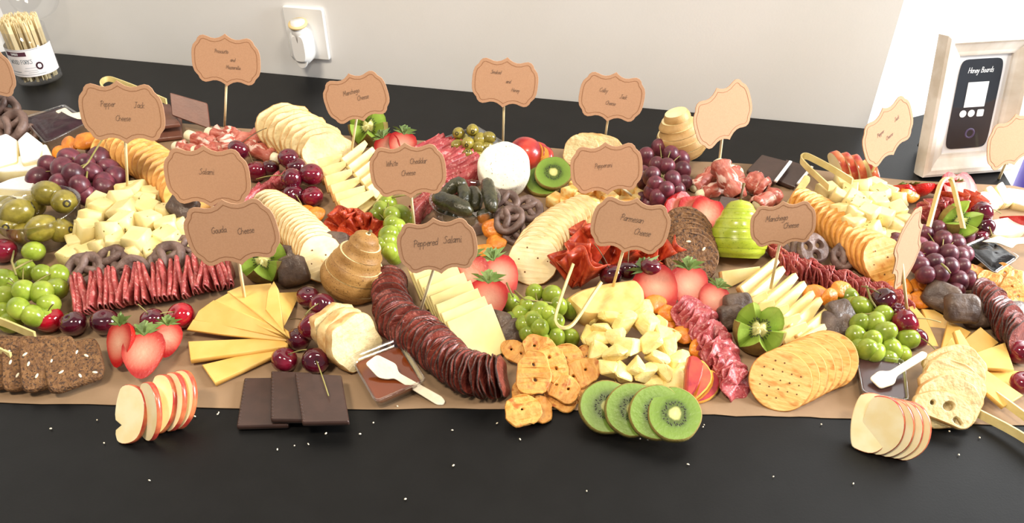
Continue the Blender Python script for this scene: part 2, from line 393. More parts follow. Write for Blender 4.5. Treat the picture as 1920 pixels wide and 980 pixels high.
# ---------------------------------------------------------------- kraft label picks
def plaque(wd_, h):                                         # bracket-shaped card outline, quarter mirrored
    q = [(0, .5), (.035, .462), (.09, .42), (.15, .40), (.205, .405), (.26, .43), (.315, .447), (.365, .43), (.40, .385), (.418, .33), (.44, .30), (.472, .25), (.492, .17), (.5, .08), (.5, 0)]
    pts = q + [(x, -y) for x, y in reversed(q[:-1])]
    pts = pts + [(-x, y) for x, y in reversed(pts[1:-1])]
    return [(x*wd_, y*h) for x, y in pts]
def sign(cx, cy, wpx, bx, by, bz, label, text, dy=-.006, roll=0, yaw=0, tilt=14, asp=.76, size=.0036, wm=None, stick=True, stick_tip=None):
    B = P(bx, by, bz); Y = B.y+dy; d = ray(cx, cy); C = CAM + d*((Y-CAM.y)/d.y)
    wm = wm or wpx/scale_at(C); M0 = MD(C, -90+yaw, tilt, roll)
    t = empty('label_pick', M0, label, 'sign', 'kraft label picks')
    out = plaque(wm, wm*asp)
    cd = obj('card', slab(out, .0012, .0002).mesh('card', 'card'), None, t)
    inn = offset(ccw(out), wm*.045); lines = G(); n = len(inn); o2 = offset(inn, .0007)
    lines.add([(x, y, .0008) for x, y in inn]+[(x, y, .0008) for x, y in o2], [(i, (i+1) % n, n+(i+1) % n, n+i) for i in range(n)], False)
    obj('border_line', lines.mesh('border_line', 'card_line'), None, cd)
    if text: obj('lettering', writing([(s, x*wm, y*wm) for s, x, y in text], size, .00055, seed=int(cx)).xf(Matrix.Translation((0, 0, .0009))).mesh('lettering', 'ink'), None, cd)
    Mi = M0.inverted(); b_ = Mi @ B
    if stick: obj('stick', tube([b_, Vector((0, -wm*asp*.15, -.0022))], .0018, 6).mesh('stick', 'pale_wood'), None, t)
    return t
# the label picks that stand in the food
sign(229, 211, 158, 239, 349, .035, 'kraft label reading Pepper Jack Cheese above left golden crackers', [('Pepper', -.15, .07), ('Jack', .22, .06), ('Cheese', .0, -.1)], roll=-1, size=.0042)
sign(389, 331, 160, 400, 402, .03, 'kraft label reading Salami above dark chocolate chunk', [('Salami', 0, .03)], roll=-1, size=.0042)
sign(435, 436, 176, 461, 574, .012, 'kraft label reading Gouda Cheese standing in the left gouda fan', [('Gouda', -.13, .02), ('Cheese', .15, -.03)], roll=9, size=.0040)
sign(820, 461, 150, 786, 588, .035, 'kraft label reading Peppered Salami by the white cheddar row', [('Peppered', -.14, .02), ('Salami', .2, .03)], roll=6, size=.0042)
sign(765, 320, 143, 777, 425, .03, 'kraft label reading White Cheddar Cheese above the green grapes', [('White', -.2, .08), ('Cheddar', .15, .09), ('Cheese', 0, -.06)], roll=4, size=.0038)
sign(424, 113, 128, 421, 240, .02, 'tall kraft label with two-word writing beside the leaning chocolate squares', [('Prosciutto', -.06, .1), ('and', .1, -.01), ('Mozzarella', .1, -.12)], roll=-5, size=.0030)
sign(668, 183, 122, 658, 290, .03, 'tilted kraft label reading Manchego Cheese in front of back kiwi crown', [('Manchego', -.05, .07), ('Cheese', .1, -.05)], roll=14, size=.0036)
sign(947, 155, 124, 943, 272, .0, 'tall kraft label standing behind the white herbed goat cheese', [('Smoked', -.15, .12), ('and', .05, 0), ('Honey', .17, -.12)], roll=-6, size=.0030)
sign(1147, 182, 123, 1134, 263, .02, 'kraft label reading Colby Jack Cheese above back baguette slices', [('Colby', -.14, .06), ('Jack', .18, 0), ('Cheese', 0, -.12)], roll=-8, size=.0033)
sign(1137, 316, 135, 1184, 366, .03, 'kraft label reading Pepperoni above the orange cheese cubes', [('Pepperoni', -.04, .02)], roll=5, size=.0036)
sign(1182, 423, 148, 1149, 538, .035, 'kraft label reading Parmesan Cheese stuck in the parmesan wedge', [('Parmesan', 0, .06), ('Cheese', .17, -.1)], roll=-10, size=.0040)
sign(1468, 420, 122, 1445, 540, .03, 'kraft label reading Manchego Cheese over the front manchego slices', [('Manchego', -.1, .07), ('Cheese', .12, -.07)], roll=7, size=.0036)
sign(1356, 214, 108, 1345, 335, .02, 'pale sunlit kraft label over the right prosciutto rolls', [], roll=16, yaw=28, asp=.8, wm=.098)
sign(1665, 247, 100, 1635, 322, .035, 'pale sunlit kraft label reading Pepper Jack Cheese behind back apple slices', [('Pepper', -.14, .05), ('Jack', .2, .06), ('Cheese', 0, -.1)], roll=22, yaw=30, asp=.8, wm=.098, size=.003)
sign(1903, 262, 110, 1873, 335, .0, 'pale kraft label at right edge in front of wooden picture frame', [], roll=10, yaw=20, asp=.78, wm=.1)
sign(1702, 466, 110, 1701, 585, .01, 'kraft label turned edge-on above the right gouda fan', [], roll=-66, yaw=46, asp=.74, wm=.098, tilt=6)
sign(-38, 140, 130, -30, 250, .0, 'kraft label cut by left picture edge', [('Brie', 0, 0)], roll=4, size=.004)

# wall outlet with plug-in freshener
wN = wn
def PW(px, py, off=0.0): return PP(px, py, WA + wN*off, wN)
oc = PW(575, 62, .004); Mo = MA(oc, wd, Vector((0, 0, 1)) ) @ Matrix.Rotation(pi/2, 4, 'X')
ow = (PW(612, 62)-PW(538, 62)).length; oh = abs(PW(575, 15).z-PW(575, 110).z)
ot = empty('wall_outlet', Mo, 'white wall outlet plate with cream topped plug-in air freshener', 'outlet')
obj('cover_plate', slab(corner([(ow/2, oh/2), (-ow/2, oh/2), (-ow/2, -oh/2), (ow/2, -oh/2)], .005), .007, .002).mesh('cover_plate', 'white_plastic'), None, ot)
body = slab(ell(ow*.25, oh*.33, 28, 3), .034, .008); body.xf(Matrix.Translation((-ow*.02, -oh*.16, .02)))
obj('freshener_body', body.mesh('freshener_body', 'white_plastic'), None, ot)
nk = lathe([(0, -.02), (.013, -.02), (.0135, 0), (.012, .016), (0, .016)], 24)
obj('bottle_neck', nk.mesh('bottle_neck', 'white_plastic'), Matrix.Translation((-ow*.02, oh*.16, .024)) @ Matrix.Rotation(-pi/2, 4, 'X'), ot)
rg = lathe([(.006, .0), (.0165, 0), (.017, .002), (.0165, .004), (.006, .004), (.005, .002), (.006, 0)], 28)
obj('cream_ring', rg.mesh('cream_ring', 'tan_ring'), Matrix.Translation((-ow*.02, oh*.25, .024)) @ Matrix.Rotation(-pi/2+.25, 4, 'X'), ot)
obj('bottom_tab', slab(chaikin([(-.016, .012), (.016, .012), (.006, -.01), (-.006, -.01)], 2), .006, .001).mesh('bottom_tab', 'white_plastic'), Matrix.Translation((-ow*.03, -oh*.46, .03)), ot)

# jar of wooden forks with a clear lid behind it
jb = P(76, 146, 0); jr = 38/scale_at(jb); jh = .096
jt = empty('fork_jar', Matrix.Translation(jb), 'clear plastic jar of wooden forks with white printed label', 'jar')
obj('jar_wall', lathe([(0, .0008), (jr, .001), (jr, jh), (jr-.0012, jh), (jr-.0012, .003), (0, .003)], 40).mesh('jar_wall', 'jar_plastic'), None, jt)
lab = G(); a0, a1, ns = radians(-190), radians(10), 40
for i in range(ns+1):
    a = a0+(a1-a0)*i/ns; lab.v += [Vector(((jr+.0006)*cos(a), (jr+.0006)*sin(a), z)) for z in (.018, .068)]
for i in range(ns): lab.f.append((i*2, i*2+2, i*2+3, i*2+1)); lab.sm.append(True)
pl_ = obj('paper_label', lab.mesh('paper_label', 'paper_label'), None, jt)
def wrap(g, r):                                             # bend flat print around the jar, facing -Y
    for p in g.v: a = -pi/2 + p.x/r; z = p.y; p.x, p.y, p.z = r*cos(a), r*sin(a), z
    return g
def rect(x0, y0, x1, y1, n=10): return G().add([(x0+(x1-x0)*i/n, y, 0) for y in (y0, y1) for i in range(n+1)], [(i, i+1, n+2+i, n+1+i) for i in range(n)])
obj('brand_band', wrap(rect(-.026, .056, .012, .0635), jr+.0009).mesh('brand_band', 'plum_print'), None, pl_)
obj('band_lettering', wrap(writing([('BAMBOO', -.007, .058)], .0022, .0006, 0), jr+.0012).mesh('band_lettering', 'print_white'), None, pl_)
obj('lettering', wrap(writing([('WOOD FORKS', -.001, .042)], .0042, .0007, 0), jr+.0009).mesh('lettering', 'print_grey'), None, pl_)
for x0, y0, x1, y1 in ((-.026, .0265, -.006, .0275), (.003, .034, .022, .0345), (0, .029, .022, .0295), (.006, .0255, .022, .026), (-.03, .0215, .034, .0222), (-.03, .066, .034, .0666)): obj('printed_line', wrap(rect(x0, y0, x1, y1), jr+.0009).mesh('printed_line', 'print_grey'), None, pl_)
obj('printed_emblem', wrap(G().join(slab(ell(.006, .007, 16), .0002)).xf(Matrix.Translation((.027, .036, 0))), jr+.0009).mesh('printed_emblem', 'plum_print'), None, pl_)
fk = [cached(('fork', k), lambda k=k: slab([(-.0022, 0), (.0022, 0), (.0030, .085), (.0032, .104), (.0012, .107), (.001, .098), (-.001, .098), (-.0012, .107), (-.0032, .104), (-.003, .085)], .0013).xf(Matrix.Rotation(pi/2, 4, 'X')).mesh('wood_fork', 'pale_wood')) for k in range(2)]
k = 0; rf = random.Random(3); spots = []
while len(spots) < 112:
    a, r = rf.uniform(0, 2*pi), (jr-.006)*sqrt(rf.random()); x, y = r*cos(a), r*sin(a)
    if all((x-u)**2+(y-v)**2 > .0026**2 for u, v in spots): spots.append((x, y))
for x, y in spots:
    M = Matrix.Translation(jb+Vector((x, y, .0032+rf.uniform(0, .006)))) @ Matrix.Rotation(rf.uniform(0, 3.1), 4, 'Z') @ Matrix.Rotation(rf.uniform(-.03, .03), 4, 'X')
    solo('wood_fork', fk[0], M, 'pale wooden fork standing upright packed inside the clear jar', 'fork', 'wooden forks in the jar')
lc = P(64, 88, .0)+Vector((-.0, .035, 0)); lr = .046
lm = lathe([(0, .0), (lr, .0), (lr, .012), (lr-.001, .012), (lr-.001, .001), (0, .001)], 36)
solo('jar_lid', lm.mesh('jar_lid', 'jar_plastic'), MD(PP(65, -14, WA+wN*.02, wN), -90, 20), 'clear round plastic lid leaning on wall behind the fork jar', 'lid')

# picture frame with the black placard
f0, f1 = P(1722, 329, .001), P(1888, 316, .001); fx = (f1-f0).normalized(); FWID = (f1-f0).length; FH = FWID*1.42
fn = Vector((fx.y, -fx.x, 0)); ang = radians(13); fz = (fn*cos(ang)+Vector((0, 0, 1))*sin(ang)).normalized(); fy = fz.cross(fx)
Mf = Matrix((((fx.x, fy.x, fz.x)), ((fx.y, fy.y, fz.y)), ((fx.z, fy.z, fz.z)))).to_4x4(); Mf.translation = f0 + fy*FH/2 + fx*FWID/2
ft = empty('picture_frame', Mf, 'whitewashed wooden picture frame leaning at right end of table', 'picture frame')
W2, H2, RW = FWID/2, FH/2, .030
prof = [(0, -.012), (0, .010), (.004, .012), (.010, .012), (.013, .008), (.024, .002), (RW, .000), (RW, -.012)]   # (inward, height)
def rail(ax):
    v, f = [], []; n = len(prof)
    for sgn in (-1, 1):
        for i, z in prof:
            v.append((sgn*(W2-i), (H2-i), z) if ax == 0 else (sgn*(H2-i), (W2-i), z))
    f = [(k, (k+1) % n, n+(k+1) % n, n+k) for k in range(n)] + [tuple(range(n)), tuple(reversed(range(n, 2*n)))]
    return G().add(v, f, False)
for ax, rot in ((0, 0), (0, pi), (1, pi/2), (1, -pi/2)):
    obj('rail', rail(ax).mesh('rail', 'frame_wood'), Matrix.Rotation(rot, 4, 'Z'), ft)
obj('mat_board', slab([(W2-.026, H2-.026), (-W2+.026, H2-.026), (-W2+.026, -H2+.026), (W2-.026, -H2+.026)], .002).mesh('mat_board', 'mat_board'), Matrix.Translation((0, 0, -.005)), ft)
cw, ch = W2-.038, H2-.036
pc_ = obj('placard', slab([(x, y) for x, y in ell(cw, ch, 40, 9)], .0008).mesh('placard', 'placard'), Matrix.Translation((-.002, 0, -.0035)), ft)
obj('lettering', writing([('Honey Boards', -.002, ch*.70)], .0042, .0009, .15).xf(Matrix.Translation((0, 0, -.0029))).mesh('lettering', 'print_white'), Matrix.Translation((.002, 0, .0035)), pc_)
obj('white_panel', slab([(.016, .018), (-.016, .018), (-.016, -.018), (.016, -.018)], .0004).mesh('white_panel', 'print_white'), Matrix.Translation((0, ch*.22, .0007)), pc_)
for x, p_ in ((-.015, 2), (-.002, 2), (.012, 7)):
    obj('icon', slab(ell(.0052, .0052, 24, p_), .0004).mesh('icon', 'print_white'), Matrix.Translation((x, ch*-.20, .0007)), pc_)
obj('purple_emblem', lathe([(.005, 0), (.008, 0), (.008, .0003), (.005, .0003), (.005, 0)], 20).mesh('purple_emblem', 'print_purple'), Matrix.Translation((.002, ch*-.66, .0005)), pc_)
obj('glass_pane', slab([(W2-.027, H2-.027), (-W2+.027, H2-.027), (-W2+.027, -H2+.027), (W2-.027, -H2+.027)], .001).mesh('glass_pane', 'pane'), Matrix.Translation((0, 0, .001)), ft)
st_ = slab([(-.02, 0), (.02, 0), (.03, -.15), (-.03, -.15)], .003); obj('easel_back', st_.mesh('easel_back', 'table_black'), Matrix.Translation((0, .06, -.016)) @ Matrix.Rotation(radians(22), 4, 'X'), ft)

# purple bottle beyond the table end, standing on the floor side
pb = P(1942, 330, -.10)
solo('purple_tub', lathe([(0, FLOOR_Z), (.055, FLOOR_Z), (.07, -.06), (.072, -.05), (.066, -.05), (.05, FLOOR_Z+.02), (0, FLOOR_Z+.02)], 28).mesh('purple_tub', 'purple'), Matrix.Translation((pb.x+.052, pb.y, 0)), 'purple tub on the floor beyond the right table end', 'tub')

# crumbs on the bare black table front
cg = G(); rc = random.Random(5)
for x, y in [(745, 761), (365, 780), (182, 787), (95, 803), (410, 773), (408, 776), (645, 760), (700, 792), (848, 806), (932, 793), (850, 872), (975, 823), (1200, 822), (1215, 823), (1318, 800), (1320, 796), (1540, 795), (1798, 852), (1780, 808), (1837, 820), (675, 813), (520, 842), (552, 835), (578, 832), (611, 812), (195, 830), (96, 803), (280, 900), (1100, 920), (1290, 870), (1600, 906), (1450, 893), (760, 935)]:
    q = P(x, y, .0012); cg.join(ball(rc.uniform(.0008, .0016), rc.uniform(.0006, .001), .0008, 6, 4), Matrix.Translation(q) @ Matrix.Rotation(rc.uniform(0, 3), 4, 'Z'))
tag(obj('cracker_crumbs', cg.mesh('cracker_crumbs', 'spoon_wood')), 'pale crumbs scattered on the bare black table front', 'crumbs', None, 'stuff')
# ---------------------------------------------------------------- food materials
mat('grape_green', (122, 142, 40), (152, 168, 62), 45, .22, sss=.35, coat=.12, vary=.14)
mat('grape_red', (78, 30, 44), (112, 50, 62), 60, .38, .08, 200, sss=.15, coat=.1, vary=.25)
mat('cherry_dark', (62, 12, 26), (92, 16, 34), 40, .10, coat=.7, vary=.3)
mat('cherry_red', (140, 8, 26), (170, 18, 36), 50, .10, coat=.7, vary=.1)
mat('cherry_mid', (88, 10, 28), (118, 18, 40), 50, .10, coat=.6, vary=.2)
mat('stem_green', (126, 122, 62), (148, 136, 80), 60, .6, vary=.1)
mat('stem_brown', (84, 64, 36), (110, 90, 50), 60, .6, vary=.1)
mat('olive_green', (124, 112, 40), (150, 136, 54), 80, .25, .1, 300, coat=.4, vary=.1)
mat('olive_hole', (46, 38, 14), rough=.5, vary=0)
mat('pickle', (44, 44, 26), (64, 62, 38), 120, .28, .4, 350, coat=.4, vary=.16)
mat('pepper_jack', (228, 208, 140), (236, 218, 156), 60, .42, .12, 90, sss=.12, c3=(120, 110, 40), s3=160, t3=(.70, .715), vary=.04)
mat('colby', (238, 176, 84), (244, 214, 140), 90, .42, .12, 120, sss=.12, vary=.04, lo=.42, hi=.58)
mat('gouda', (226, 180, 92), (232, 190, 106), 40, .4, .06, 80, sss=.12, vary=.04)
mat('manchego', (234, 210, 136), (240, 220, 156), 60, .42, .1, 90, sss=.12, vary=.04)
mat('cheese_rind', (168, 112, 50), (206, 160, 92), 90, .6, .3, 200, vary=.05)
mat('cheddar', (230, 210, 138), (236, 218, 152), 40, .38, .05, 80, sss=.12, vary=.03)
mat('parmesan', (232, 204, 122), (240, 220, 150), 70, .5, .35, 160, sss=.1, vary=.05)
mat('parmesan_rind', (222, 178, 100), (236, 200, 128), 60, .5, .1, 160, vary=0)
mat('brie', (236, 220, 160), (244, 232, 184), 40, .4, .1, 100, sss=.15, vary=.04)
mat('brie_rind', (244, 242, 234), (248, 246, 240), 90, .7, .3, 260, vary=.02)
mat('goat', (228, 222, 200), (236, 232, 214), 60, .7, .5, 120, sss=.05, c3=(150, 150, 112), s3=330, t3=(.665, .70), vary=0)
mat('mozzarella', (242, 232, 190), (248, 240, 210), 40, .4, sss=.15, vary=.03)
mat('prosciutto', (168, 76, 60), (202, 122, 104), 80, .42, .35, 160, sss=.05, coat=.05, c3=(232, 200, 184), s3=55, t3=(.54, .62), vary=.1, stretch=(.5, 2.2, 2.2))
mat('salami', (154, 60, 60), (184, 88, 84), 90, .36, .4, 420, coat=.2, c3=(206, 140, 132), s3=260, t3=(.56, .66), vary=.08, dist=.0012)
mat('salami_light', (158, 56, 62), (184, 84, 86), 90, .36, .4, 420, coat=.2, c3=(206, 134, 130), s3=250, t3=(.56, .66), vary=.08, dist=.0012)
mat('peppered', (106, 46, 38), (134, 62, 50), 90, .38, .4, 420, coat=.15, c3=(164, 92, 76), s3=260, t3=(.58, .68), vary=.12, dist=.0012)
mat('pepper_rim', (48, 30, 26), (84, 52, 42), 260, .55, .6, 500, vary=.15)
mat('pepperoni', (160, 46, 22), (190, 74, 38), 140, .42, .35, 160, coat=.08, c3=(218, 112, 70), s3=160, t3=(.62, .72), vary=.1, dist=.0012)
mat('water_cracker', (226, 204, 150), (236, 218, 172), 55, .65, .25, 120, c3=(206, 162, 98), s3=70, t3=(.66, .74), vary=.05)
mat('cracker_edge', (186, 134, 70), (216, 172, 110), 90, .65, .2, 160, vary=.05)
mat('butter_cracker', (214, 150, 64), (228, 174, 92), 60, .5, .3, 130, c3=(204, 132, 54), s3=90, t3=(.60, .72), vary=.05)
mat('wheat_cracker', (228, 174, 92), (234, 188, 112), 40, .5, .4, 90, c3=(206, 140, 62), s3=60, t3=(.54, .66), vary=.04, stretch=(1, 2.2, 1))
mat('wheat_edge', (190, 122, 52), (214, 152, 78), 60, .6, vary=.05)
mat('hole', (110, 70, 30), rough=.8, vary=0)
mat('crumb', (214, 192, 140), (226, 208, 160), 60, .8, .6, 140, c3=(212, 186, 134), s3=150, t3=(.58, .68), vary=.03, dist=.004)
mat('crust', (196, 146, 84), (226, 194, 136), 50, .7, .4, 130, vary=.06)
mat('rye', (102, 68, 38), (130, 92, 54), 200, .75, .9, 300, c3=(66, 44, 28), s3=420, t3=(.54, .64), vary=.08, dist=.003)
mat('seed', (232, 220, 190), rough=.5, vary=.05)
mat('choc', (60, 42, 36), (67, 47, 40), 60, .34, .05, 300, coat=.1, vary=.05)
mat('choc_back', (108, 68, 54), (116, 74, 58), 60, .4, .05, 300, coat=.1, vary=.05)
mat('choc_chunk', (68, 50, 40), (96, 76, 62), 60, .5, .5, 120, coat=.1, vary=.08, dist=.003)
mat('choc_pretzel', (92, 70, 62), (124, 100, 90), 70, .5, .55, 150, vary=.08, dist=.003)
mat('pretzel_crisp', (200, 134, 56), (222, 170, 90), 70, .5, .6, 170, c3=(176, 100, 38), s3=70, t3=(.56, .68), vary=.06, dist=.002)
mat('salt', (246, 238, 220), rough=.6, vary=.02)
mat('apricot', (206, 116, 28), (228, 144, 46), 60, .38, .5, 90, sss=.25, coat=.15, vary=.1, dist=.004)
mat('apple_flesh', (242, 222, 168), (248, 234, 192), 40, .42, .05, 90, sss=.15, vary=.03)
mat('apple_peel', (176, 52, 42), (212, 120, 74), 45, .25, coat=.3, vary=.08)
mat('pear_brown', (150, 108, 54), (170, 128, 70), 50, .5, .25, 400, c3=(110, 76, 36), s3=500, t3=(.62, .68), vary=.03)
mat('pear_brown_light', (186, 146, 88), (204, 166, 108), 50, .5, .2, 400, vary=.03)
mat('pear_green', (150, 166, 36), (172, 184, 58), 40, .28, coat=.35, c3=(120, 138, 26), s3=500, t3=(.62, .68), vary=.02)
mat('pear_flesh', (240, 222, 164), (246, 232, 184), 60, .4, .1, 160, sss=.12, vary=.02)
mat('kiwi_face', (120, 146, 44), None, 120, .42, .2, 260, sss=.15, spec=.35, coat=.04, rad_r=.028, vary=.05,
    radial=[(0, (206, 202, 140)), (.18, (190, 190, 116)), (.25, (78, 94, 32)), (.42, (76, 98, 32)), (.55, (106, 134, 46)), (.86, (120, 148, 56)), (1, (96, 120, 40))])
mat('kiwi_crown', (120, 146, 44), None, 120, .36, .2, 260, sss=.15, coat=.1, rad_r=.026, vary=.03,
    radial=[(0, (232, 228, 176)), (.26, (222, 218, 150)), (.34, (112, 130, 50)), (.5, (132, 156, 60)), (.85, (156, 182, 78)), (1, (140, 166, 66))])
mat('kiwi_skin', (128, 108, 48), (146, 130, 62), 120, .7, .3, 500, vary=.05)
mat('black_seed', (26, 20, 16), rough=.4, vary=0)
mat('strawberry', (176, 22, 22), (200, 40, 32), 60, .25, .6, 420, coat=.4, sss=.04, vary=.08, dist=.0015)
mat('berry_face', (226, 110, 90), None, 90, .45, .2, 300, sss=.08, spec=.3, coat=.05, rad_r=.021, vary=.05,
    radial=[(0, (216, 166, 138)), (.4, (208, 136, 112)), (.66, (200, 104, 84)), (.86, (182, 48, 40)), (1, (166, 20, 20))])
mat('leaf', (96, 122, 56), (126, 148, 80), 80, .5, .3, 200, vary=.12)
mat('nect_flesh', (236, 166, 66), (242, 186, 90), 40, .35, .05, 90, sss=.2, coat=.2, vary=.03)
mat('nect_flesh_red', (206, 66, 52), (224, 112, 64), 50, .3, coat=.3, sss=.1, vary=.03)
mat('nect_red', (150, 28, 44), (206, 70, 50), 50, .3, coat=.3, sss=.1, vary=.05)
mat('honey', (104, 46, 14), (114, 52, 18), 20, .08, coat=.6, vary=0)
mat('jam', (40, 20, 28), (54, 30, 38), 60, .34, .4, 120, spec=.25, vary=0, dist=.002)
mat('dark_jam', (16, 13, 13), (26, 22, 21), 60, .2, .3, 120, spec=.3, coat=.05, vary=0, dist=.002)
mat('choc_sauce', (66, 44, 42), (72, 48, 45), 20, .25, coat=.2, vary=0)

# ---------------------------------------------------------------- food builders
def nm(me): me.transform(Matrix.Scale(.02, 4)); return me      # unit shapes are stored at a nominal 2 cm
def SC(r): return Matrix.Scale(r/.02, 4)
def J(a, r=None): return (r or rnd).uniform(-a, a)
def curve_stem(p0, p1, sag=.2, r=.0008, side=0.0):
    p0, p1 = Vector(p0), Vector(p1); m = (p0+p1)/2 + Vector((side, 0, (p1-p0).length*sag)); n = 6
    return tube([(p0*(1-t)**2 + m*2*t*(1-t) + p1*t*t) for t in (i/n for i in range(n+1))], r, 5)
def dome(pts, hmax, rpx, base=0.0, pad=1.12):
    """(px, py) list -> heights: a heap that is highest in its middle"""
    xs = [p[0] for p in pts]; ys = [p[1] for p in pts]; cx, cy = (min(xs)+max(xs))/2, (min(ys)+max(ys))/2
    ax, ay = (max(xs)-min(xs))/2*pad+1, (max(ys)-min(ys))/2*pad+1
    return [base + hmax*max(0, 1-((x-cx)/ax)**2-((y-cy)/ay)**2) for x, y, *_ in pts]
def fit_r(rpx, px, py, z): return rpx/scale_at(P(px, py, z))

def grape_mesh(col, k):
    return cached(('grape', col, k), lambda: nm(ball(1, 1, 1.1+.06*k, 16, 10).lump(.03, 1.2, k).mesh('grape', 'grape_'+col)))
def bunch(name_label, col, pts, rpx, hmax, group=None, stems=()):
    zs = dome(pts, hmax, rpx); ws = []
    c0 = P(sum(p[0] for p in pts)/len(pts), sum(p[1] for p in pts)/len(pts), 0)
    t = empty('grape_bunch', Matrix.Translation(c0), name_label, 'grapes', group); r = random.Random(len(pts))
    for (x, y), z in zip(pts, zs):
        rad = fit_r(rpx, x, y, z+.01)*r.uniform(.94, 1.08); c = P(x, y, rad+z)
        ws.append((c, rad))
        M = Matrix.Translation(c-c0) @ Matrix.Rotation(r.uniform(0, 6), 4, 'Z') @ Matrix.Rotation(r.uniform(-1, 1), 4, 'X') @ SC(rad)
        obj('grape', grape_mesh(col, r.randrange(3)), M, t)
    g = G(); top = sum((w[0] for w in ws), Vector())/len(ws); top.z = max(w[0].z for w in ws)-.012
    for c, rad in ws[::2]: g.join(curve_stem(top-c0, c-c0+Vector((0, .2, .5))*rad, .1, .0007))
    if stems:
        for a in stems:
            q = [P(*p)-c0 for p in a]; g.join(tube(q, [.0013]*(len(q)-1)+[.001], 6))
    tag(obj('grape_stem', g.mesh('grape_stem', 'stem_green'), None, t), kind='stuff')
    return t
def cherry(px, py, label, col='dark', rpx=24, z=0.0, stem=None, rot=0):
    c = P(px, py, z+fit_r(rpx, px, py, z)); r = rpx/scale_at(c)
    t = empty('cherry', Matrix.Translation(c), label, 'cherry', 'cherries')
    def mk():
        g = lathe([(0, -.93), (.42, -.87), (.8, -.55), (1, 0), (.93, .42), (.68, .74), (.34, .86), (.14, .8), (0, .70)], 20)
        for p in g.v: p.x *= 1.06
        return nm(g.mesh('fruit', 'cherry_'+col))
    a = Vector((J(.5), J(.5), 1)).normalized() if stem is None else ((P(stem[0], stem[1], stem[2])-c).normalized())
    q = Vector((0, 0, 1)).rotation_difference(a*.7+Vector((0, 0, .6)).normalized()*.5).to_matrix().to_4x4()
    obj('fruit', cached(('cherry', col), mk), q @ SC(r), t)
    e = (P(*stem)-c) if stem else None
    s0 = (q @ Vector((0, 0, .72)))*r
    if e is not None: obj('stem', curve_stem(s0, e, .12, .0007).mesh('stem', 'stem_brown' if rot else 'stem_green'), None, t)
    return t
def loose(name, cat, mesh_, c, label, group=None, rot=True, s=1.0, M=None):
    M = M or (Matrix.Translation(c) @ Matrix.Rotation(J(3), 4, 'Z') @ Matrix.Rotation(J(.5), 4, 'X'))
    return solo(name, mesh_, M @ Matrix.Scale(s, 4), label, cat, group)
def grid_labels(pts, dy, noun, where):
    """row-and-place labels for the pieces of a heap"""
    ys = sorted(set(p[1] for p in pts)); rows = {}
    y0 = max(ys)
    for i, p in enumerate(pts): rows.setdefault(int((y0-p[1])//dy), []).append(i)
    out = [None]*len(pts); names = ['front', 'second', 'third', 'fourth', 'fifth', 'sixth', 'seventh', 'eighth', 'ninth']
    for ri, k in enumerate(sorted(rows)):
        for j, i in enumerate(sorted(rows[k], key=lambda i: pts[i][0])):
            out[i] = '%s, %s from left in %s row %s' % (noun, ordn(j), names[ri], where)
    return out
def cubes(pts, spx, m, hmax, noun, where, group, dy=30):
    ms = [cached(('cube', m, k), lambda k=k: nm(slab([(x*(1+.1*sin(k+i)), y*(1+.1*cos(k*2+i))) for i, (x, y) in enumerate([(.5, .5), (-.5, .5), (-.5, -.5), (.5, -.5)])], .92, .06).lump(.05, 1.1, k).mesh('cheese_cube', m))) for k in range(5)]
    zs = dome(pts, hmax, spx); ls = grid_labels(pts, dy, noun, where); r = random.Random(len(pts))
    for i, ((x, y), z, l) in enumerate(zip(pts, zs, ls)):
        s = spx/scale_at(P(x, y, z))*r.uniform(.92, 1.1); c = P(x, y, z+s*.52)
        M = Matrix.Translation(c) @ Matrix.Rotation(r.uniform(0, 1.6), 4, 'Z') @ Matrix.Rotation(r.uniform(-.45, .45) if z > .004 else 0, 4, 'X') @ Matrix.Rotation(r.uniform(-.4, .4) if z > .004 else 0, 4, 'Y') @ SC(s)
        solo('cheese_cube', ms[i % 5], M, l, 'cheese cube', group)
def disc_row(pts, n, az, e, rpx, build, base=0.0, jit=2.0, spin=8):
    """n discs along a pixel path, each leaning with its face towards (az, e)"""
    out = []
    for i, p in enumerate(path(pts, n)):
        f = i/max(1, n-1); a = az[0]+(az[1]-az[0])*f if isinstance(az, tuple) else az; el = e[0]+(e[1]-e[0])*f if isinstance(e, tuple) else e
        rp = rpx[0]+(rpx[1]-rpx[0])*f if isinstance(rpx, tuple) else rpx
        R = rp/scale_at(P(p[0], p[1], .02)); z = R*cos(radians(el))+base
        build(MD(P(p[0], p[1], z), a+J(jit), el+J(jit), J(spin)), R, i, n)
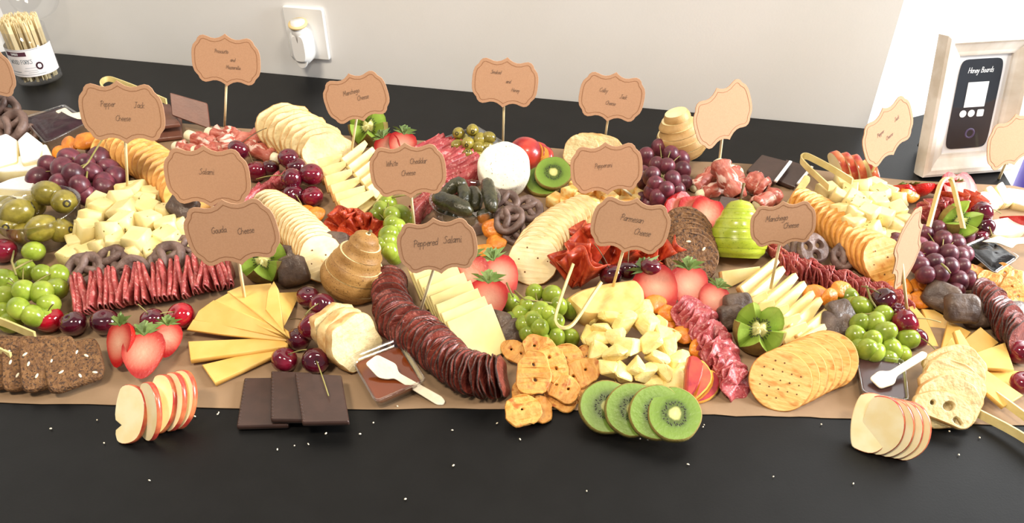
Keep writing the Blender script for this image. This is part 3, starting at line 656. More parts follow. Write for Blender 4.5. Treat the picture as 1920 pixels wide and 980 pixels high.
def cracker(M, R, label, face='water_cracker', group='crackers', name='cracker', holes=True, thick=.0032, wave=.0012, lob=12):
    def mk():
        r = random.Random(hash(face) % 97 if False else len(face)); o = [(x*(1+.012*cos(lob*atan2(y, x))), y*(1+.012*cos(lob*atan2(y, x)))) for x, y in ell(.032, .032, 36, 2.0, .012, 4)]
        fn_ = lambda x, y: wave*sin(x*190)*cos(y*170)
        return (slab(o, thick, .0008, zf=fn_, sides=False).mesh('face', face), slab(o, thick, .0008, zf=fn_, faces=False).mesh('baked_edge', 'cracker_edge' if face == 'water_cracker' else 'wheat_edge'), fn_)
    f, ed, fn_ = cached(('crk', face), mk); s = R/.032
    t = empty(name, M @ Matrix.Scale(s, 4), label, 'cracker', group)
    obj('face', f, None, t); obj('baked_edge', ed, None, t)
    if holes:
        def mh():
            g = G(); pos = {'wheat_cracker': [(c*.0095, r_*.0095) for r_, cs in ((2, (-1, 0, 1)), (1, (-2, -1, 0, 1, 2)), (0, (-2, -1, 0, 1, 2)), (-1, (-2, -1, 0, 1, 2)), (-2, (-1, 0, 1))) for c in cs]}.get(face,
                [(.018*cos(a)*q, .018*sin(a)*q) for a, q in ((0, 1), (1.05, 1), (2.1, 1), (3.14, 1), (4.2, 1), (5.2, 1), (.5, .35), (3.6, .35))])
            for x, y in pos: g.join(lathe([(0, .0002), (.0008, .0003), (0.0011, -.0004)], 7), Matrix.Translation((x, y, thick/2+fn_(x, y))))
            return g.mesh('docking_holes', 'hole')
        tag(obj('docking_holes', cached(('crkh', face), mh), None, t), kind='stuff')
    return t
def rim_slice(name, cat, M, label, group, fkey, face, rim, names=('flesh', 'peel')):
    """a slice of two materials: (face mesh, rim mesh) built once per key"""
    t = empty(name, M, label, cat, group); a, b = fkey
    obj(names[0], a, None, t); obj(names[1], b, None, t); return t
def two(key, outer, t_, b, face, rim, holes=(), arc=None, zf=None, names=('flesh', 'peel'), wob=None):
    def mk():
        if arc:
            f = slab(outer, t_, b, holes, zf, True, True, 0, lambda i, n: not arc(i, n)); e = slab(outer, t_, b, (), zf, False, True, 0, arc)
        else:
            f = slab(outer, t_, b, holes, zf, True, bool(holes)); e = slab(outer, t_, b, (), zf, False, True)
        if wob: f.lump(*wob); e.lump(*wob)
        return f.mesh(names[0], face), e.mesh(names[1], rim)
    return cached(key, mk)
def taco(R, gap, wave, nw, t=.0013, seed=0, up=1, m='salami', nu=14, nv=5, squash=1.0):
    """a thin round slice folded over: fold along x, edges down"""
    r = random.Random(seed); ph = [r.uniform(0, 6.28) for _ in range(6)]; v, f = [], []; cols = []
    for i in range(nu+1):
        u = -R*.985+2*R*.985*i/nu; hh = sqrt(max(1e-9, R*R-u*u)); col = []
        for s_, rng in ((-1, range(nv, 0, -1)), (0, (0,)), (1, range(1, nv+1))):
            for j in rng:
                d = hh*j/nv; k = d/R
                y = s_*gap*sqrt(min(1.0, d/(gap*2.2)))+wave*k*(sin(u/R*nw+ph[0]+s_*.8)+.5*sin(u/R*nw*1.9+ph[1]+s_))
                z = -d*squash + .06*R*sin(u/R*3+ph[2]) + k*wave*.6*sin(u/R*5+ph[3])
                col.append(len(v)); v.append((u, y, (z+R*.5)*up))
        cols.append(col)
    for a, b in zip(cols, cols[1:]):
        for k in range(len(a)-1): f.append((a[k], b[k], b[k+1], a[k+1]))
    return sheet(v, f, t)
def ruffle(R, span, waves, amp, t=.0013, seed=0, rings=5, seg=40):
    """a round slice gathered at one point into a fan of folds"""
    r = random.Random(seed); ph = r.uniform(0, 6); v, f = [(0, 0, 0)], []
    for i in range(1, rings+1):
        k = i/rings
        for j in range(seg+1):
            a = -span/2+span*j/seg; w_ = sin(waves*a*2*pi/span+ph)*amp*k + .3*amp*k*sin(3.3*a+ph*2)
            rr = R*k*(1-.05*sin(5*a+ph)); v.append((rr*cos(a), rr*sin(a), w_))
    for j in range(seg): f.append((0, 1+j, 2+j))
    for i in range(rings-1):
        a, b = 1+i*(seg+1), 1+(i+1)*(seg+1)
        for j in range(seg): f.append((a+j, b+j, b+j+1, a+j+1))
    return sheet(v, f, t)
def lumpy(key, rx, ry, rz, amp, freq, m, name, seg=16, rings=10, sq=None):
    def mk():
        g = ball(1, 1, 1, seg, rings)
        if sq:
            for p in g.v: p.x, p.y, p.z = (math.copysign(abs(q)**sq, q) for q in p)
        for p in g.v: p.x *= rx; p.y *= ry; p.z *= rz
        return nm(g.lump(amp, freq, len(str(key))+key[1]).mesh(name, m))
    return cached(key, mk)
def apricot(px, py, label, rpx=24, z=0.0, az=-90, e=70, fl=.36, sx=1.0):
    me = [lumpy(('apr', k), 1, .86, fl, .16, 1.3, 'apricot', 'dried_apricot') for k in range(4)][rnd.randrange(4)]
    r = rpx/scale_at(P(px, py, z+.008)); hz = r*(fl*sin(radians(e))+.86*cos(radians(e)))
    return solo('dried_apricot', me, MD(P(px, py, z+hz), az, e, J(40), r/.02), label, 'dried apricot', 'dried apricots')
def chunk(px, py, label, rpx=28, z=0.0, az=-90, e=50, fl=.5, sq=.45):
    me = [lumpy(('chk', k, fl), 1, .9, fl, .10, 1.9, 'choc_chunk', 'chocolate_piece', 18, 12, sq) for k in range(4)][rnd.randrange(4)]
    r = rpx/scale_at(P(px, py, z+.012)); hz = r*(fl*sin(radians(e))+.8*cos(radians(e)))
    return solo('chocolate_piece', me, MD(P(px, py, z+hz), az, e, J(25), r/.02), label, 'chocolate', 'dark coated chocolate pieces')
def choc_pretzel(px, py, label, rpx=30, z=0.0, az=-90, e=50, spin=0, kind='knot'):
    def knot():
        g = G()
        g.join(tube([(cos(a)*.80, sin(a)*.66, .0) for a in (2*pi*i/28 for i in range(28))], .26, 9, True))
        g.join(tube([(-.70, -.25, 0), (-.3, -.12, .12), (0, .1, .2), (.2, .45, .14), (.28, .7, 0)], .23, 8))
        g.join(tube([(.70, -.25, 0), (.3, -.12, .06), (0, .1, -.02), (-.2, .45, .05), (-.28, .7, 0)], .23, 8))
        return nm(g.lump(.09, 2.1, 3).mesh('coated_pretzel', 'choc_pretzel'))
    def disc():
        hs = [chaikin([(x+a*.18, y+b*.18) for a, b in ((1, .2), (0, 1), (-1, .3), (-.6, -1), (.6, -.9))], 2) for x, y in ((-.34, .22), (.36, .2), (.0, -.38))]
        return nm(slab(ell(1, .88, 36, 2.2, .05, 2), .42, .14, hs).lump(.06, 2, 1).mesh('coated_pretzel', 'choc_pretzel'))
    me = cached(('cp', kind), knot if kind == 'knot' else disc); r = rpx/scale_at(P(px, py, z+.012))
    hz = r*(.25*sin(radians(e))+.75*cos(radians(e)))
    return solo('coated_pretzel', me, MD(P(px, py, z+hz), az, e, spin, r/.02), label, 'pretzel', 'chocolate coated pretzels')
def olive(c, r, label, ax, group, hole=1, long=1.25):
    t = empty('olive', MA(c, ax, (0, .3, 1), r/.02), label, 'olive', group)
    obj('flesh', cached(('olv', long), lambda: nm(ball(long, 1, 1, 18, 12).mesh('flesh', 'olive_green'))), None, t)
    if hole: obj('pit_hole', cached(('olh', long), lambda: nm(lathe([(0, long-.06), (.24, long-.02), (.30, long-.04), (.3, long-.3)], 12).xf(Matrix.Rotation(pi/2, 4, 'Y')).mesh('pit_hole', 'olive_hole'))), None, t)
    return t
def strawberry_half(px, py, label, rpx=36, az=-90, e=55, spin=0, z=0.0, leaves=True, lean=1.3):
    """cut half with its pale face towards (az, e); spin 0 puts the stem end up"""
    def body():
        v, f = [], []; prof = [(.0, .78), (.22, .94), (.55, .98), (.84, .78), (.98, .42), (.98, .08), (.88, -.30), (.70, -.66), (.48, -.98), (.24, -1.2), (.0, -1.28)]; n = 10
        for r, y in prof:
            for k in range(n+1):
                a = -pi*k/n; v.append((r*cos(a), y, .75*r*sin(a)))
        for i in range(len(prof)-1):
            for k in range(n): a = i*(n+1)+k; f.append((a, a+1, a+n+2, a+n+1))
        return nm(G().add(v, f).mesh('skin', 'strawberry'))
    def face():
        o = [(r, y) for r, y in [(.0, .78), (.22, .94), (.55, .98), (.84, .78), (.98, .42), (.98, .08), (.88, -.30), (.70, -.66), (.48, -.98), (.24, -1.2), (.0, -1.28)]]
        o = o + [(-r, y) for r, y in reversed(o[1:-1])]; g = G(); c = [(x*.55, y*.55, .03) for x, y in o]
        n = len(o); g.add([(x, y, 0) for x, y in o]+c+[(0, 0, -.02)], [tuple(reversed((i, (i+1) % n, n+(i+1) % n, n+i))) for i in range(n)]+[tuple(reversed((n+i, n+(i+1) % n, 2*n))) for i in range(n)])
        for p in g.v: p *= .02
        return g.mesh('cut_face', 'berry_face')
    def calyx():
        g = G()
        for k in range(7):
            a = -1.5+3.0*k/6; L = .72+.2*(k % 2); v = [(0, .82, -.05), (.5*L*sin(a)-.26*cos(a), 1.0+.42*L*abs(cos(a))+.05, .12*(k % 3)), (L*1.15*sin(a), .98+.7*L*cos(a), .10-.12*(k % 2)), (.5*L*sin(a)+.26*cos(a), 1.0+.42*L*abs(cos(a))-.02, .05)]
            g.add(v, [(0, 2, 1), (0, 3, 2)], False)
        g.join(tube([(0, 1.0, 0), (.05, 1.3, .05), (.16, 1.5, .1)], .06, 6)); return nm(g.mesh('calyx', 'leaf'))
    R = rpx/scale_at(P(px, py, z+.015)); hz = R*(.75*sin(radians(e))*.9+1.1*cos(radians(e))*abs(cos(radians(spin)))+.9*cos(radians(e))*abs(sin(radians(spin)))*.5)
    t = empty('strawberry_half', MD(P(px, py, z+hz), az, e, spin, R/.02), label, 'strawberry', 'halved strawberries')
    obj('skin', cached(('sb',), body), None, t); obj('cut_face', cached(('sf',), face), None, t)
    if leaves: obj('calyx', cached(('sl',), calyx), None, t)
    return t
def kiwi_slice(px, py, label, rpx, az, e, spin=0, base=0.0, t_=.008):
    R = rpx/scale_at(P(px, py, base+.02)); o = ell(.0268, .0252, 32, 2, .015, 5)
    a, b = two(('kiwi',), o, t_, .0012, 'kiwi_face', 'kiwi_skin')
    def seeds():
        g = G(); r = random.Random(2)
        for k in range(40):
            an = 2*pi*k/40+r.uniform(-.06, .06); q = r.uniform(.0085, .0120)
            g.join(ball(.0011, .0005, .0004, 6, 4), Matrix.Translation((q*cos(an), q*sin(an), t_/2)) @ Matrix.Rotation(an, 4, 'Z'))
        return g.mesh('seeds', 'black_seed')
    s = R/.0268; M = MD(P(px, py, R*cos(radians(e))+base+.003), az, e, spin, s)
    t = rim_slice('kiwi_slice', 'kiwi', M, label, 'kiwi slices', (a, b), None, None, ('flesh', 'peel'))
    tag(obj('seeds', cached(('kseed', t_), seeds), None, t), kind='stuff'); return t
def kiwi_crown(px, py, label, rpx, az=-90, e=60, base=0.0, teeth=6, spin=0, z=None):
    n = teeth*8; K = .036
    def rim(k):
        w_ = 1-abs(((k/8) % 1)-.5)*2; w_ = w_**.75; z = -.011+.030*w_; return .0265*sqrt(max(.05, 1-(z/K)**2)), z
    def outer():
        v, f = [], []; rings = 7
        for i in range(rings+1):
            for k in range(n):
                a = 2*pi*k/n; r1, z1 = rim(k); z = -.030+(z1+.030)*i/rings; r_ = .0265*sqrt(max(.02, 1-(z/K)**2))
                if i == 0: r_ *= .9
                v.append((r_*cos(a), r_*sin(a), z))
        for i in range(rings):
            for k in range(n): a, b = i*n+k, i*n+(k+1) % n; f.append((a, b, b+n, a+n))
        f.append(tuple(reversed(range(n)))); return G().add(v, f).mesh('peel', 'kiwi_skin')
    def inner():
        v, f = [], []; rings = 7
        for i in range(rings+1):
            q = i/rings
            for k in range(n):
                a = 2*pi*k/n; r1, z1 = rim(k); v.append((r1*q*cos(a), r1*q*sin(a), z1*q+(-.003+.006*(q < .2))*(1-q)))
        for i in range(rings):
            for k in range(n): a, b = i*n+k, i*n+(k+1) % n; f.append((a, b, b+n, a+n))
        return G().add(v, f, False).mesh('cut_flesh', 'kiwi_crown')
    R = rpx/scale_at(P(px, py, .02)); zz = base + R*.95
    t = empty('kiwi_half', MD(P(px, py, zz), az, e, spin, R/.026), label, 'kiwi', 'zigzag cut kiwi halves')
    obj('peel', cached(('kcp', teeth), outer), None, t); obj('cut_flesh', cached(('kcf', teeth), inner), None, t)
    def pips():
        g = G()
        for k in range(n):
            r1, z1 = rim(k); a = 2*pi*k/n
            for q in ((.36, .44) if k % 2 else (.40,)): g.join(ball(.0012, .0005, .0005, 6, 4), Matrix.Translation((r1*q*cos(a), r1*q*sin(a), z1*q-.003*(1-q)+.0004)) @ Matrix.Rotation(a, 4, 'Z'))
        return g.mesh('seeds', 'black_seed')
    tag(obj('seeds', cached(('kcs', teeth), pips), None, t), kind='stuff'); return t
def sliced_pear(base, tip, rpx, n, skin, label_fmt, group, slide=(.0, 0.0), tipcut=0.0, stem=None, profile=None):
    """pear cut across into n slices that have slid a little; base and tip are (px, py, z)"""
    A, B = P(*base), P(*tip); ax = B-A; H = ax.length; R = rpx/scale_at(A)
    pr = profile or [(0, .74), (.1, .92), (.24, 1.0), (.42, .92), (.60, .72), (.76, .53), (.90, .42), (.96, .33), (.99, .18), (1, .04)]
    def rad(h):
        for (a, ra), (b, rb) in zip(pr, pr[1:]):
            if h <= b: f = (h-a)/(b-a); return R*(ra+(rb-ra)*(f*f*(3-2*f)))
        return R*pr[-1][1]
    M = MA(A, ax.cross(Vector((0, 1, 0))) if abs(ax.normalized().y) < .99 else Vector((1, 0, 0)), ax); R3 = M.to_3x3()
    for i in range(n):
        h0, h1 = i/n*(1-tipcut), (i+1)/n*(1-tipcut); m = 5; zs = [h0+(h1-h0-.0035)*k/m for k in range(m+1)]
        r_ = random.Random(i*7+n); off = Vector((slide[0]*(1 if i % 2 else -.7)+r_.uniform(-.0009, .0009), slide[1]*(i/n)+r_.uniform(-.0009, .0009), 0))
        side = lathe([(rad(h), h*H) for h in zs], 28); fl = lathe([(0, zs[0]*H), (rad(zs[0])*.995, zs[0]*H)], 28).join(lathe([(rad(zs[-1])*.995, zs[-1]*H), (0, zs[-1]*H)], 28))
        fl.sm = [False]*len(fl.sm)
        for g in (side, fl):
            for p in g.v: p.z += (p.x*.6-p.y*.8)*slide[0]*14*(1 if i % 2 else -.4)
        t = empty('pear_slice', M @ Matrix.Translation(off), label_fmt % ordn(i), 'pear', group)
        obj('peel', side.mesh('peel', skin), None, t); obj('flesh', fl.mesh('flesh', 'pear_flesh'), None, t)
        if stem and i == n-1:
            e_ = (M @ Matrix.Translation(off)).inverted() @ P(*stem); obj('stem', tube([(0, 0, h1*H*.98), (e_*.5+Vector((0, 0, h1*H*.5))), e_], [.0016, .0014, .0022], 7).mesh('stem', 'stem_brown'), None, t)
def roll(p0, p1, label, rpx=14, wrap=(.12, 1.0), both=False, m='prosciutto'):
    """cheese stick rolled in a slice of ham; p0 is the end where the cheese shows"""
    A, B = P(*p0), P(*p1); L = (B-A).length; r = rpx/scale_at(A)
    t = empty('ham_roll', MA(A, B-A, (0, 0, 1)), label, 'ham roll', 'ham wrapped mozzarella sticks')
    X = Matrix.Rotation(pi/2, 4, 'Y')
    obj('mozzarella_stick', lathe([(0, 0), (r*.6, .001), (r*.78, .004), (r*.8, L*.5), (r*.78, L-.006), (r*.5, L-.001), (0, L)] if both else [(0, 0), (r*.6, .001), (r*.78, .004), (r*.8, L*.8), (0, L*.85)], 16).xf(X).mesh('mozzarella_stick', 'mozzarella'), None, t)
    z0, z1 = wrap[0]*L, wrap[1]*L; n = 9
    g = lathe([(r*.8, z0)]+[(r*(1.0+.16*sin(i*1.9)+.1*(i % 2)), z0+(z1-z0)*i/n) for i in range(n+1)]+[(r*.5, z1)], 18)
    g.lump(r*.25, 90, int(p0[0])).xf(X); obj('ham_wrap', g.mesh('ham_wrap', m), None, t); return t
def flat_slice(name, cat, label, pts, plane, t_, m, group=None, b=.0008, rnd_=0, extra=None):
    L, M = poly_px(pts, plane[0], plane[1], t_, b, rnd_)
    return solo(name, slab(L, t_, b).mesh(name, m), M, label, cat, group)
def tongs(pts, label, wdir, w_=.009, t_=.0026):
    q = [P(*p) for p in pts]
    for _ in range(2): q = [q[0]]+[p for a, b in zip(q, q[1:]) for p in (a*.75+b*.25, a*.25+b*.75)]+[q[-1]]
    c = sum(q, Vector())/len(q)
    return solo('bamboo_tongs', band([p-c for p in q], wdir, w_, t_).mesh('bamboo_tongs', 'bamboo'), Matrix.Translation(c), label, 'tongs', 'bamboo tongs')
def cup_square(rim, zrim, label, fill, zfill, shrink=.84, group='dip cups', fname='dip'):
    """clear square cup: rim corners in pixels at height zrim"""
    W = [P(x, y, zrim) for x, y in rim]; c = sum(W, Vector())/4; c0 = Vector((c.x, c.y, 0)); t = empty('dip_cup', Matrix.Translation(c0), label, 'dip cup', group)
    def ring(k, z, s=1.0): return [((c.x+(p.x-c.x)*k)*1-c0.x, (c.y+(p.y-c.y)*k)-c0.y, z) for p in W]
    def loopmesh(levels):
        g = G(); rows = []
        for k, z in levels:
            q = ring(k, z); q = [(x, y) for x, y, _ in q]; q = corner(q, .006); rows.append([(x, y, z) for x, y in q])
        n = len(rows[0]); v = [p for r in rows for p in r]; f = [(i*n+k, i*n+(k+1) % n, (i+1)*n+(k+1) % n, (i+1)*n+k) for i in range(len(rows)-1) for k in range(n)]
        return g.add(v, f), rows
    kf = shrink+(1-shrink)*zfill/zrim
    g, rows = loopmesh([(shrink-.02, .0025), (shrink, .0012), (1.0, zrim-.001), (1.06, zrim), (1.06, zrim+.0012), (.985, zrim+.0012), (shrink-.03, .0035)]); n = len(rows[0])
    g.f.append(tuple(range(n))); g.sm.append(False)
    obj('cup_wall', g.mesh('cup_wall', 'clear_plastic'), None, t)
    lum = 'jam' in fill; k0 = kf-.05
    g, rows = loopmesh([(shrink-.05, .0045), (kf-.035, zfill-.001)]+[(k0*q, zfill+(.004*(1-q*q) if lum else 0)) for q in (1, .93, .84, .72, .58, .42, .24, .08)]); n = len(rows[0]); g.f.append(tuple(range(9*n, 10*n))); g.sm.append(lum)
    if lum:
        for p in g.v[2*n:]: p.z += .0030*noise.noise(p*95)+.0020*noise.noise(p*210)
    obj(fname, g.mesh(fname, fill), None, t); return t
def bread_row(pts, n, az, e, rpx, label_fmt, group, asp=1.25, t_=.009, base=0, seed=0, spin=10, p=2.3, first=0):
    def b(M, R, i, nn):
        k = i % 3; o = ell(.034*asp/1.1, .034/asp*1.1, 30, p, .09 if t_ > .012 else .055, seed+k)
        a, c = two(('bread', seed, k), o, t_, .0012, 'crumb', 'crust', wob=(.0022, 60, k), names=('crumb', 'crust'))
        rim_slice('bread_slice', 'bread', M @ Matrix.Scale(R/.034, 4), label_fmt % ordn(i), group, (a, c), None, None, ('crumb', 'crust'))
    disc_row(pts, n, az, e, rpx, b, base, 3, spin)
# ================================================================= FRONT EDGE
# seeded rye slices
def rye_slice(M, R, label, key, o, group, seeds=()):
    a, b = two(('rye',)+key, o, .007, .0016, 'rye', 'rye', wob=(.0012, 120, 1), names=('crumb', 'crust'))
    t = rim_slice('rye_slice', 'rye crisp', M, label, group, (a, b), None, None, ('crumb', 'crust'))
    for x, y, an in seeds:
        obj('seed', cached(('seed',), lambda: ball(.0030, .0014, .0007, 8, 6).mesh('seed', 'seed')), Matrix.Translation((x, y, .0036)) @ Matrix.Rotation(an, 4, 'Z'), t)
    return t
sq = ell(.0275, .0275, 32, 5.5, .02, 9)
for i, (px, py, z, e) in enumerate([(-12, 678, .020, 58), (22, 680, .020, 60), (58, 680, .021, 62), (92, 681, .022, 66), (138, 684, .019, 74)]):
    sd = [(.006, .012, 1), (-.012, -.006, .4), (.004, -.018, 1.8), (.014, .004, 2.2)] if i == 4 else [(-.018, .004, 1.2), (-.012, -.012, 1), (-.02, .016, .5)]
    if i == 4: sd += [(-.004, .02, .2), (.018, -.02, 2.6), (-.018, .012, 1.1)]
    rye_slice(MD(P(px, py, z), -75+i*2, e, -6+3*i, 1.0), 1, '%s square rye slice from the left in the front left stack' % ordn(i), (1,), sq, 'square rye slices', sd)
# apple slices front left
def apple(px, py, label, rpx, az, e, spin=0, key=0, t_=.0065, base=0.0):
    o = []
    for x, y in ell(.026, .034, 36, 2.1, .02, 3+key):
        o.append((x if x > -.012 else -.012+(x+.012)*.45, y))
    if key == 1:
        o = [(x+.010*max(0, 1-((y+.012)/.006)**2) if x < 0 else x, y) for x, y in o]
    arc = lambda i, n: not (n*.33 < i < n*.67)
    a, b = two(('apple', key), o, t_, .0008, 'apple_flesh', 'apple_peel', arc=arc)
    R = rpx/scale_at(P(px, py, .02)); s = R/.034
    return rim_slice('apple_slice', 'apple', MD(P(px, py, R*.95*cos(radians(e))+base), az, e, spin, s), label, 'apple slices', (a, b), None, None)
for i, (px, py, az, e) in enumerate([(242, 776, -118, 44), (279, 770, -135, 26), (301, 756, -128, 36), (322, 752, -132, 32), (338, 748, -128, 36)]):
    apple(px, py, '%s apple slice from the left beside the front left strawberry' % ordn(i), 55, az, e, 22 if i < 2 else 16, 1 if i == 0 else 0)
for i, (px, py, az, e) in enumerate([(1629, 792, -126, 42), (1650, 796, -136, 26), (1667, 800, -136, 26), (1683, 803, -134, 28), (1697, 806, -132, 30)]):
    apple(px, py, '%s apple slice from the left below the dark square dip cup' % ordn(i), 56, az, e, 12, 2 if i == 0 else 0)
for i, (px, py) in enumerate([(1572, 313), (1590, 316), (1608, 320), (1634, 328)]):
    apple(px, py, '%s apple slice from the left behind the right pepper jack cubes' % ordn(i), 31, 14-4*i, 14, 132, 3, .014)
# chocolate squares
def choc_square(pts, z, label, m='choc', plane=None, t_=.0062, ridge=None):
    pl = plane or (Vector((0, 0, z)), FLAT); L, M = poly_px(pts, pl[0], pl[1], t_)
    t = empty('chocolate_square', M, label, 'chocolate', 'chocolate squares')
    obj('tablet', slab(corner(L, .0022), t_, .0012).mesh('tablet', m), None, t)
    if ridge is not None:
        a, b = Vector(L[ridge[0]]), Vector(L[ridge[1]]); g = G()
        for k in range(1, 15):
            q = a+(b-a)*k/15; d = (b-a).normalized(); w_ = Vector((-d.y, d.x)); c_ = sum((Vector(p) for p in L), Vector((0, 0)))/len(L)
            if (c_-q).dot(w_) < 0: w_ = -w_
            q = q+w_*.0018; g.join(ball(.0016, .0008, .0006, 6, 4), Matrix.Translation((q.x, q.y, t_/2)) @ Matrix.Rotation(atan2(w_.y, w_.x), 4, 'Z'))
        tag(obj('scalloped_edge', g.mesh('scalloped_edge', m), None, t), kind='stuff')
    return t
choc_square([(458, 707), (552, 706), (540, 796), (443, 799)], .0068, 'leftmost of the three front chocolate squares, lying lowest on the paper edge', ridge=(0, 3))
choc_square([(508, 694), (585, 697), (600, 787), (507, 786)], .0134, 'middle front chocolate square lying on the leftmost one', ridge=(0, 3))
choc_square([(552, 698), (640, 702), (655, 790), (566, 792)], .0200, 'rightmost front chocolate square, uppermost of the three', ridge=(0, 3))
choc_square([(318, 173), (388, 193), (394, 242), (322, 216)], 0, 'milk chocolate square leaning upright beside the tall left label', 'choc_back', (P(355, 218, .028), nrm(-80, 38)))
choc_square([(262, 196), (318, 194), (338, 232), (270, 240)], .022, 'chocolate square lying under the back left bamboo tongs', 'choc_back')
choc_square([(276, 222), (340, 220), (341, 255), (280, 262)], .008, 'lowest chocolate square of the back left pile', 'choc_back')
cs = choc_square([(1428, 289), (1482, 303), (1454, 341), (1400, 319)], .016, 'back chocolate square with white front edge beside right prosciutto', 'choc')  # the white front edge is a bevel highlight, put in as a strip below
choc_square([(1474, 298), (1522, 313), (1490, 350), (1447, 334)], .009, 'second back chocolate square resting beneath the right tongs', 'choc')
choc_square([(1352, 366), (1388, 372), (1372, 402), (1340, 392)], .03, 'chocolate square leaning between strawberry slices and green pear', 'choc', (P(1365, 385, .024), nrm(-90, 55)))
for a, b, z in (((1482, 304), (1454, 341), .017), ((1522, 314), (1496, 346), .010)):  # glossy highlight on the chocolate bevel, put in as a white strip
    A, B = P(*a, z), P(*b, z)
    solo('edge_highlight_strip', slab([(-.5*(B-A).length, -.0022), (.5*(B-A).length, -.0022), (.5*(B-A).length, .0022), (-.5*(B-A).length, .0022)], .004, .0008).mesh('edge_highlight_strip', 'white_plastic'), MA((A+B)/2+Vector((0, 0, .001)), B-A, FLAT), 'thin white strip on the front edge of the %s back chocolate square' % ('left' if z > .012 else 'right'), 'white strip')
# dip cups and their spoons
cup_square([(657, 669), (748, 634), (797, 712), (705, 752)], .020, 'clear square cup of amber honey at the front', 'honey', .013, .86, fname='honey')
cup_square([(1606, 664), (1694, 676), (1703, 751), (1618, 735)], .018, 'clear square cup of dark chocolate dip at front right', 'choc_sauce', .0155, .9, fname='dip')
cup_square([(44, 222), (120, 198), (168, 228), (86, 268)], .026, 'clear square cup of dark fig jam at back left', 'jam', .026, .86, fname='jam')
cup_square([(1806, 463), (1848, 444), (1910, 482), (1864, 512)], .024, 'clear square cup of black jam at right edge', 'dark_jam', .024, .86, fname='jam')
def spoon(pts, plane, label, m='spoon_wood', name='wooden_spoon', rnd_=1):
    L, M = poly_px(pts, plane[0], plane[1], .0022)
    return solo(name, slab(corner(L, .0035), .0022, .0005).mesh(name, m), M, label, 'spoon')
spoon([(684, 681), (707, 664), (743, 682), (747, 698), (829, 743), (835, 752), (831, 759), (819, 759), (739, 709), (726, 711), (709, 708)], plane3((685, 681, .0250), (745, 683, .0250), (828, 752, .004)), 'small pale wooden spoon laid across the honey cup')
spoon([(1630, 708), (1648, 694), (1668, 695), (1729, 657), (1739, 661), (1738, 669), (1682, 704), (1678, 719), (1651, 728)], plane3((1630, 708, .0215), (1678, 719, .0215), (1735, 663, .033)), 'small wooden spoon laid on dark chocolate dip cup')
spoon([(103, 208), (122, 201), (136, 212), (205, 200), (206, 212), (128, 226)], plane3((105, 208, .029), (135, 218, .029), (200, 206, .034)), 'pale wooden spoon lying in the fig jam cup')
spoon([(1840, 453), (1873, 441), (1891, 447), (1960, 440), (1960, 455), (1905, 458), (1898, 466), (1872, 456)], plane3((1845, 453, .0285), (1895, 455, .03), (1950, 448, .036)), 'wooden spoon laid over the black jam cup')
spoon([(1510, 327), (1519, 331), (1519, 340), (1482, 392), (1470, 388)], (P(1490, 370, .025), nrm(-95, 35)), 'wooden spoon handle sticking up behind the front Manchego label', 'bamboo')
# tongs
tongs([(312, 190, .036), (262, 168, .04), (215, 150, .042), (203, 147, .043), (192, 151, .043), (188, 160, .042), (195, 169, .04), (240, 196, .036)], 'bamboo tongs lying over the back left chocolate squares', (0, .3, 1))
tongs([(1598, 340, .05), (1560, 316, .055), (1522, 296, .055), (1509, 291, .055), (1501, 296, .054), (1504, 305, .05), (1555, 352, .040)], 'bamboo tongs resting on the right pepper jack cubes', (0, .3, 1))
tongs([(1075, 494, .072), (1056, 545, .06), (1042, 588, .05), (1041, 602, .046), (1050, 614, .044), (1066, 614, .044), (1080, 602, .046), (1105, 562, .055), (1128, 528, .062)], 'bamboo tongs standing in the centre green grapes and parmesan', (0, -.8, .5))
tongs([(1741, 425, .045), (1757, 365, .065), (1764, 343, .07), (1772, 334, .071), (1781, 333, .071), (1786, 341, .07), (1794, 375, .06), (1806, 428, .045)], 'bamboo tongs standing over the right kiwi half and grapes', (0, -.8, .5))
tongs([(21, 668, .029), (-25, 647, .03), (-46, 626, .03), (-38, 592, .03), (0, 601, .03), (66, 629, .027)], 'bamboo tongs at left edge lying on the square rye slices', (0, .3, 1))
tongs([(1842, 722, .012), (1935, 790, .012), (1990, 830, .012), (2005, 860, .012), (1980, 865, .012), (1920, 818, .01), (1826, 770, .008)], 'bamboo tongs pointing out of the right edge beside front bread', (0, .4, 1))
# wheat crackers front right
names_w = lambda i, n: '%s large golden wheat cracker from the front in the fanned row at front right' % ordn(n-1-i)
disc_row([(1552, 674), (1534, 680), (1514, 689), (1492, 700), (1463, 713)], 7, -106, (44, 50), (54, 57), lambda M, R, i, n: cracker(M, R, names_w(i, n), 'wheat_cracker', 'wheat crackers', thick=.003, wave=.0005, lob=0), jit=1)
# kiwi slices front
for i, (px, py, az, e) in enumerate([(1138, 763, -80, 60), (1186, 768, -84, 58), (1230, 773, -86, 58), (1264, 777, -88, 66)]):
    kiwi_slice(px, py, '%s kiwi slice from the left in the row of four at the front edge' % ordn(i), 54, az, e, 20*i, .004*i)
spoon([(1269, 790), (1276, 792), (1277, 812), (1270, 815), (1265, 803)], (P(1270, 800, .022), nrm(-88, 66)), 'thin green kiwi sliver on the rightmost front kiwi slice', 'kiwi_face', 'kiwi_sliver')
kiwi_slice(1019, 340, 'lower of the two kiwi slices beside the goat cheese', 36, -95, 66)
kiwi_slice(1037, 325, 'upper of the two kiwi slices beside the goat cheese', 36, -85, 62, 40, .012)
